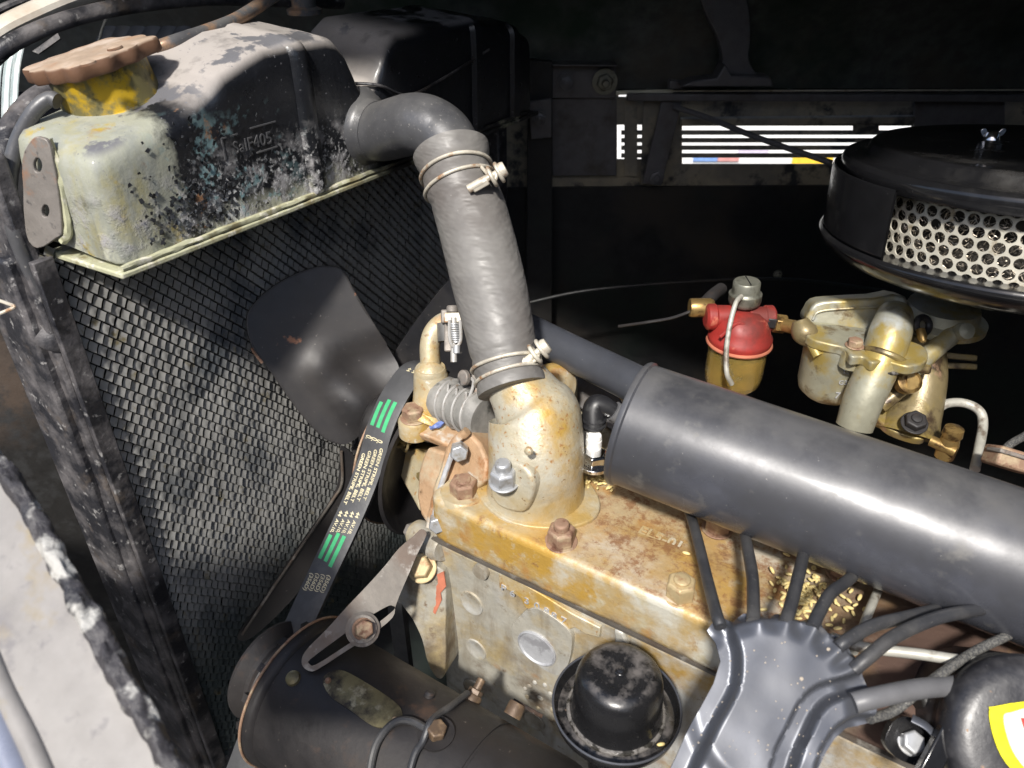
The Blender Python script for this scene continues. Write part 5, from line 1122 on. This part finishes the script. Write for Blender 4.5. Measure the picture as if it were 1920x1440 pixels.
build('throttle_link', rect(at(1752, 660, DC + .006), at(1752, 700, DC + .006), .004, (XR, .006)), m_carbo, cb, bev=.001)
build('choke_ring', torus(at(1730, 610, DC - .018), -XF + XR * .3, .0062, .0026, 24, 10), m_boot, cb)
build('choke_screw', lathe([(0, 0), (.0032, 0), (.0036, .006), (.002, .010), (0, .010)], at(1726, 618, DC - .022), -XU - XF * .4, 16), m_brass, cb)
build('web_plate', sheet(at(1720, 640, DC + .004), -XF, [(1688, 590), (1724, 596), (1790, 600), (1800, 640), (1760, 650), (1712, 655), (1690, 640)], .008, None), m_carbo, cb, bev=.002)
build('side_bracket', tube([at(1508, 620, DC), at(1520, 640, DC - .006), at(1534, 668, DC - .010)], .0042, 12, 6), m_carb, cb)
build('inlet_lug', tube([at(1500, 600, DC), at(1508, 622, DC), at(1524, 640, DC)], [.006, .010, .007], 18, 6), m_carbo, cb)

# ---------------------------------------------------------------- fuel filter
DF = .655
ff = thing('fuel_filter', 'red topped fuel filter with amber glass bowl left of the carburettor', 'fuel filter', at(1387, 715, DF))
fc_ = at(1387, 634, DF)
build('red_head', lathe([(.0262, -.003), (.0268, 0), (.0268, .003), (.0250, .005), (.0232, .012), (.0190, .020), (.0120, .0245), (0, .0255)], fc_, Z, 56), m_red, ff, ang=50)
for s, dy_ in ((-1, 0), (1, 3)):
    a = at(1387 + s * 14, 594 + dy_, DF - .006); build('side_port', lathe([(0, 0), (.0098, 0), (.0100, .014), (.0112, .0145), (.0112, .021), (.0085, .023), (0, .023)], a, XR * s, 26), m_red, ff, bev=.0006)
build('red_rib', tube([at(1350, 632, DF - .022), at(1387, 606, DF - .024), at(1424, 634, DF - .022)], .0016, 8, 6), m_red, ff)
build('seal_ring', torus(fc_ - Z * .0035, Z, .0262, .0017, 56, 8), m_redp, ff)
build('glass_bowl', lathe([(.0246, -.004), (.0246, -.034), (.0232, -.042), (.0180, -.048), (0, -.050), (0, -.048), (.0170, -.0462), (.0222, -.0405), (.0232, -.034), (.0232, -.004)], fc_, Z, 56), m_glass, ff, ang=50)
build('fuel', lathe([(0, -.013), (.0225, -.013), (.0225, -.034), (.0212, -.040), (0, -.046)], fc_, Z, 40), m_fuel, ff)
kz = at(1396, 566, DF - .008)
build('clamp_knob', lathe([(.010, -.003), (.0128, -.001), (.0136, .002), (.0136, .008), (.0118, .0095), (.0112, .011), (.0112, .018), (.0102, .0192), (0, .0196)], kz, Z - XR * .05, 40), m_knob, ff, ang=40)
build('knob_slot', box(kz + Z * .0197, .0014, .018, .001, (XR * .6 + XF * .8).normalized(), V((XR.y, -XR.x, 0))), m_void, ff)
build('bail_wire', tube([at(1390, 556, DF - .022), at(1381, 566, DF - .028), at(1373, 590, DF - .030), at(1366, 625, DF - .030), at(1362, 660, DF - .028), at(1363, 700, DF - .027), at(1372, 720, DF - .02)], .0021, 12, 10), m_pale, ff)
build('brass_elbow', lathe([(0, 0), (.0075, 0), (.0082, .002), (.0082, .018), (.007, .020), (0, .020)], at(1293, 577, DF), XR, 26), m_brass, ff)
build('inlet_pipe', tube([at(1318, 574, DF), at(1334, 556, DF + .01), at(1352, 542, DF + .03)], .0056, 16, 6), m_gen, ff)
build('brass_nut', hexa(at(1436, 602, DF - .01), XR - XU * .12, .0075, .010, wash=0, sh=0), m_gen, ff, bev=.0006)
build('brass_nut', hexa(at(1452, 606, DF - .012), XR - XU * .12, .0082, .010, wash=0, sh=0), m_brass, ff, bev=.0006)
build('brass_thread', tube([at(1470, 610, DF - .015), at(1502, 616, DF - .03)], .0058, 20, 0), m_brass, ff)
build('feed_pipe', tube([at(1300, 582, DF), at(1260, 596, DF), at(1215, 604, DF), at(1160, 612, DF + .02)], .0013, 8, 6), m_gen, ff)
lead('pale bent fuel pipe right of the carburettor', [(1752, 772, .61), (1775, 757, .61), (1808, 756, .61), (1836, 770, .605), (1843, 795, .60), (1836, 840, .585), (1828, 880, .57)], .0036, m_pale, 'fuel_pipe', 'pipe')
vf = thing('vacuum_fitting', 'small brass tee fitting behind the cylinder below the carburettor', 'fitting', at(1778, 860, .56))
build('tee_body', join(lathe([(.0068, -.012), (.0072, 0), (.0062, .006), (.0072, .008), (.0066, .014), (0, .016)], at(1779, 832, .57), Z, 22), tube([at(1745, 826, .575), at(1792, 848, .565)], .0042, 14, 0)), m_brass, vf)
tc_ = thing('cable_clip', 'rusty square cable connector at the right edge above the cylinder', 'connector', at(1890, 870, .54))
build('clip_body', box(at(1895, 862, .54), .030, .020, .014, (XR - XU * .30).normalized(), XF, (XU + XR * .3).normalized()), m_rbolt, tc_, bev=.002)
build('clip_plate', box(at(1888, 850, .536), .020, .016, .003, (XR - XU * .30).normalized(), XF, (XU + XR * .3).normalized()), m_brkt, tc_, bev=.0008)
build('cable', tube([at(1878, 850, .535), at(1896, 832, .54), at(1925, 815, .55), at(1960, 790, .56)], .0028, 12, 8), m_braid, tc_)

# ---------------------------------------------------------------- air cleaner
AN = (Z + HD * .105 + XR * -.01).normalized()
AO = at(1962, 284, .56)                                                # middle of the lid
aex, aey, _ = basis(AN, V((0, 1, 0)))
acl = thing('air_cleaner', 'round glossy black air cleaner with cream perforated band', 'air cleaner', AO - AN * .09)
SC_ = 1.21
def al_(pr): return [(r * SC_, (h - 1.1560) * 1.12) for r, h in pr]
build('lid', lathe(al_([(0, 1.1560), (.020, 1.1560), (.070, 1.1566), (.0880, 1.1575), (.0930, 1.1590), (.0955, 1.1588), (.0975, 1.1570), (.0990, 1.1525), (.1020, 1.1508), (.1080, 1.1502), (.1100, 1.1506), (.1120, 1.1496), (.1132, 1.1470), (.1135, 1.1425), (.1120, 1.1385), (.1070, 1.1385), (.106, 1.142), (0, 1.146)]), AO, AN, 160), m_black, acl, ang=50)
wn = hit(1858, 262, AO, AN)
build('wing_nut', join(lathe([(.0065, 0), (.0055, .004), (.0035, .007), (0, .0075)], wn, AN, 24), sheet(wn + AN * .001, -HD, None, .002, world2d=[(-.003, 0), (-.008, .002), (-.010, .006), (-.007, .008), (-.003, .004), (.003, .004), (.007, .008), (.010, .006), (.008, .002), (.003, 0)], smooth=3, up=Z)), m_chrome, acl, bev=.0006)
RB = .1015 * SC_; z1 = (1.1395 - 1.1560) * 1.12; z0 = z1 - .0490; ph = .0092
def acp(r, a, h): return AO + aex * (r * cos(a)) + aey * (r * sin(a)) + AN * h
def ringcell(u, v):
    """hexagonal piece with a real round hole; u along the circumference"""
    vs, fs = [], []; n = 24; rh = ph * .415
    for k in range(n):
        a = 2 * pi * k / n
        # hexagon with flats facing the six neighbours (0, 60, 120 ... degrees)
        b = (a + pi / 6) % (pi / 3) - pi / 6; rr = ph * .5 / cos(b)
        for r_, dpt in ((rr, 0), (rh, 0), (rh, -.0012)): vs.append((u + r_ * cos(a), v + r_ * sin(a), dpt))
    for k in range(n):
        j = (k + 1) % n; fs += [(k * 3, j * 3, j * 3 + 1, k * 3 + 1), (k * 3 + 1, j * 3 + 1, j * 3 + 2, k * 3 + 2)]
    return vs, fs
vs, fs = [], []
fa = math.atan2((-HD).dot(aey), (-HD).dot(aex)); a_start, a_end = fa - radians(88), fa + radians(75)
rows_ = int((z1 - z0) / (ph * .866)) + 2; ncol = int((a_end - a_start) * RB / ph)
for r_ in range(rows_):
    for c_ in range(ncol):
        u = (c_ + .5 * (r_ & 1)) * ph; v = z0 + r_ * ph * .866
        cv, cf = ringcell(u, v); k = len(vs)
        for (uu, vv, dd) in cv: vs.append(acp(RB + dd, a_start + uu / RB, min(z1 + .001, max(z0 - .001, vv))))
        fs += [tuple(t + k for t in f) for f in cf]
build('perforated_band', (vs, fs), m_perf, acl, flat=True)
RC = RB - .011
build('filter_core', lathe([(0, z0), (RC, z0), (RC, z1), (0, z1)], AO, AN, 60), mat('filter_core_dark', (.03, .026, .02), .9), acl)
vs, fs = [], []
for i in range(2000):
    a = random.uniform(a_start, a_end); z = random.uniform(z0, z1); r = random.uniform(RC + .002, RB - .003)
    er = aex * cos(a) + aey * sin(a); c = acp(r, a, z); t = (aey * cos(a) - aex * sin(a)) * random.uniform(-1, 1) + AN * random.uniform(-1, 1); t.normalize(); b = t.cross(er)
    g = tube([c - t * .0026, c + b * random.uniform(-.0016, .0016) + er * .0008, c + t * .0026], .00026, 3, 3, cap=False); k = len(vs); vs += g[0]; fs += [tuple(q + k for q in f) for f in g[1]]
build('filter_gauze', (vs, fs), m_gauze, acl, kind='stuff')
pz = z0 + .002
spr = [(.1150 * SC_, pz), (.1180 * SC_, pz + .004), (.1180 * SC_, z1 + .001), (.1170 * SC_, z1 + .004), (.1155 * SC_, z1 + .003), (.1160 * SC_, z1), (.1160 * SC_, pz)]
sv = (1 if aex.cross(aey).dot(AN) > 0 else -1)
sa0, sa1 = fa - radians(160), fa - radians(67)
build('shroud', ([acp(r, sa0 + (sa1 - sa0) * i / 60, h) for r, h in spr for i in range(61)],
    [(j * 61 + i, j * 61 + i + 1, ((j + 1) % 7) * 61 + i + 1, ((j + 1) % 7) * 61 + i) for j in range(7) for i in range(60)]), m_black, acl, bev=.0005)
build('base_pan', lathe([(r * SC_, pz + h) for r, h in ((.090, .0005), (.1040, 0), (.1140, .001), (.1185, .0025), (.1200, .001), (.1205, -.002), (.1190, -.005), (.1165, -.009), (.1120, -.014), (.1000, -.020), (.080, -.0225), (.040, -.0245), (.038, -.040), (0, -.040))], AO, AN, 160), m_black, acl, ang=50)
build('throat_flange', lathe([(.034, 0), (.034, .005), (.028, .008), (.026, .016)], at(1760, 606, DC + .01), Z, 40), m_carb, acl)

# ---------------------------------------------------------------- canister with yellow sticker, black bracket
KD = .385
Kc = at(1944, 1398, KD); Kn = (-XF * .9 + Z * .35 + XR * -.12).normalized()
cn = thing('black_canister', 'round black canister with chipped paint and yellow sticker in the lower right corner', 'canister', Kc - Kn * .04)
build_at('can_body', lathe([(0, .0036), (.018, .0040), (.032, .0036), (.0385, .0020), (.0420, -.0015), (.0432, -.006), (.0430, -.012), (.0415, -.016), (.0425, -.020), (.0425, -.07)], Kc, Kn, 96), m_can, cn, Kc, ang=50)
ks = Kc + Kn * .0050
build('sticker', sheet(ks, Kn, [(1856, 1330), (1864, 1325), (1960, 1326), (1990, 1480), (1930, 1470), (1886, 1430), (1866, 1390), (1856, 1350)], .0008, None, smooth=3), m_yel, cn)
build('sticker_panel', sheet(ks + Kn * .0004, Kn, [(1882, 1345), (1896, 1336), (1960, 1334), (1980, 1470), (1936, 1452), (1906, 1420), (1890, 1385)], .0008, None, smooth=3), m_stw, cn)
build('sticker_print', sheet(ks + Kn * .0007, Kn, [(1914, 1346), (1930, 1346), (1936, 1372), (1920, 1366)], .0008, None), m_str, cn)
bb = thing('black_lug_plate', 'black lug plate with a bright hexagon bolt beside the canister', 'bracket', at(1710, 1400, .41))
Pg = at(1710, 1390, .410); Ng = (-XF + Z * .2).normalized()
build('plate', sheet(Pg, Ng, [(1660, 1395), (1664, 1372), (1678, 1350), (1700, 1344), (1726, 1352), (1752, 1376), (1762, 1404), (1748, 1440), (1716, 1436), (1680, 1420)], .005, None, smooth=3), m_black, bb, bev=.0012)
build('bolt', hexa(hit(1706, 1392, Pg, Ng), Ng + XU * .35, .0062, .0052, wash=1.1, sh=0), m_zinc, bb, bev=.0006)
build('strap', tube([at(1710, 1346, .405), at(1738, 1362, .402), at(1764, 1392, .40), at(1780, 1420, .40)], .0016, 8, 6, flat=(.5, 1.6)), m_satin, bb)
build('brace', rect(at(1800, 1330, .40), at(1726, 1470, .39), .006, (XR, .010)), m_black, bb, bev=.001)
build('rubber_block', sheet(at(1760, 1320, .42), Ng, [(1726, 1302), (1800, 1296), (1796, 1320), (1780, 1380), (1756, 1392), (1742, 1350)], .02, None), m_dark, bb, bev=.002)
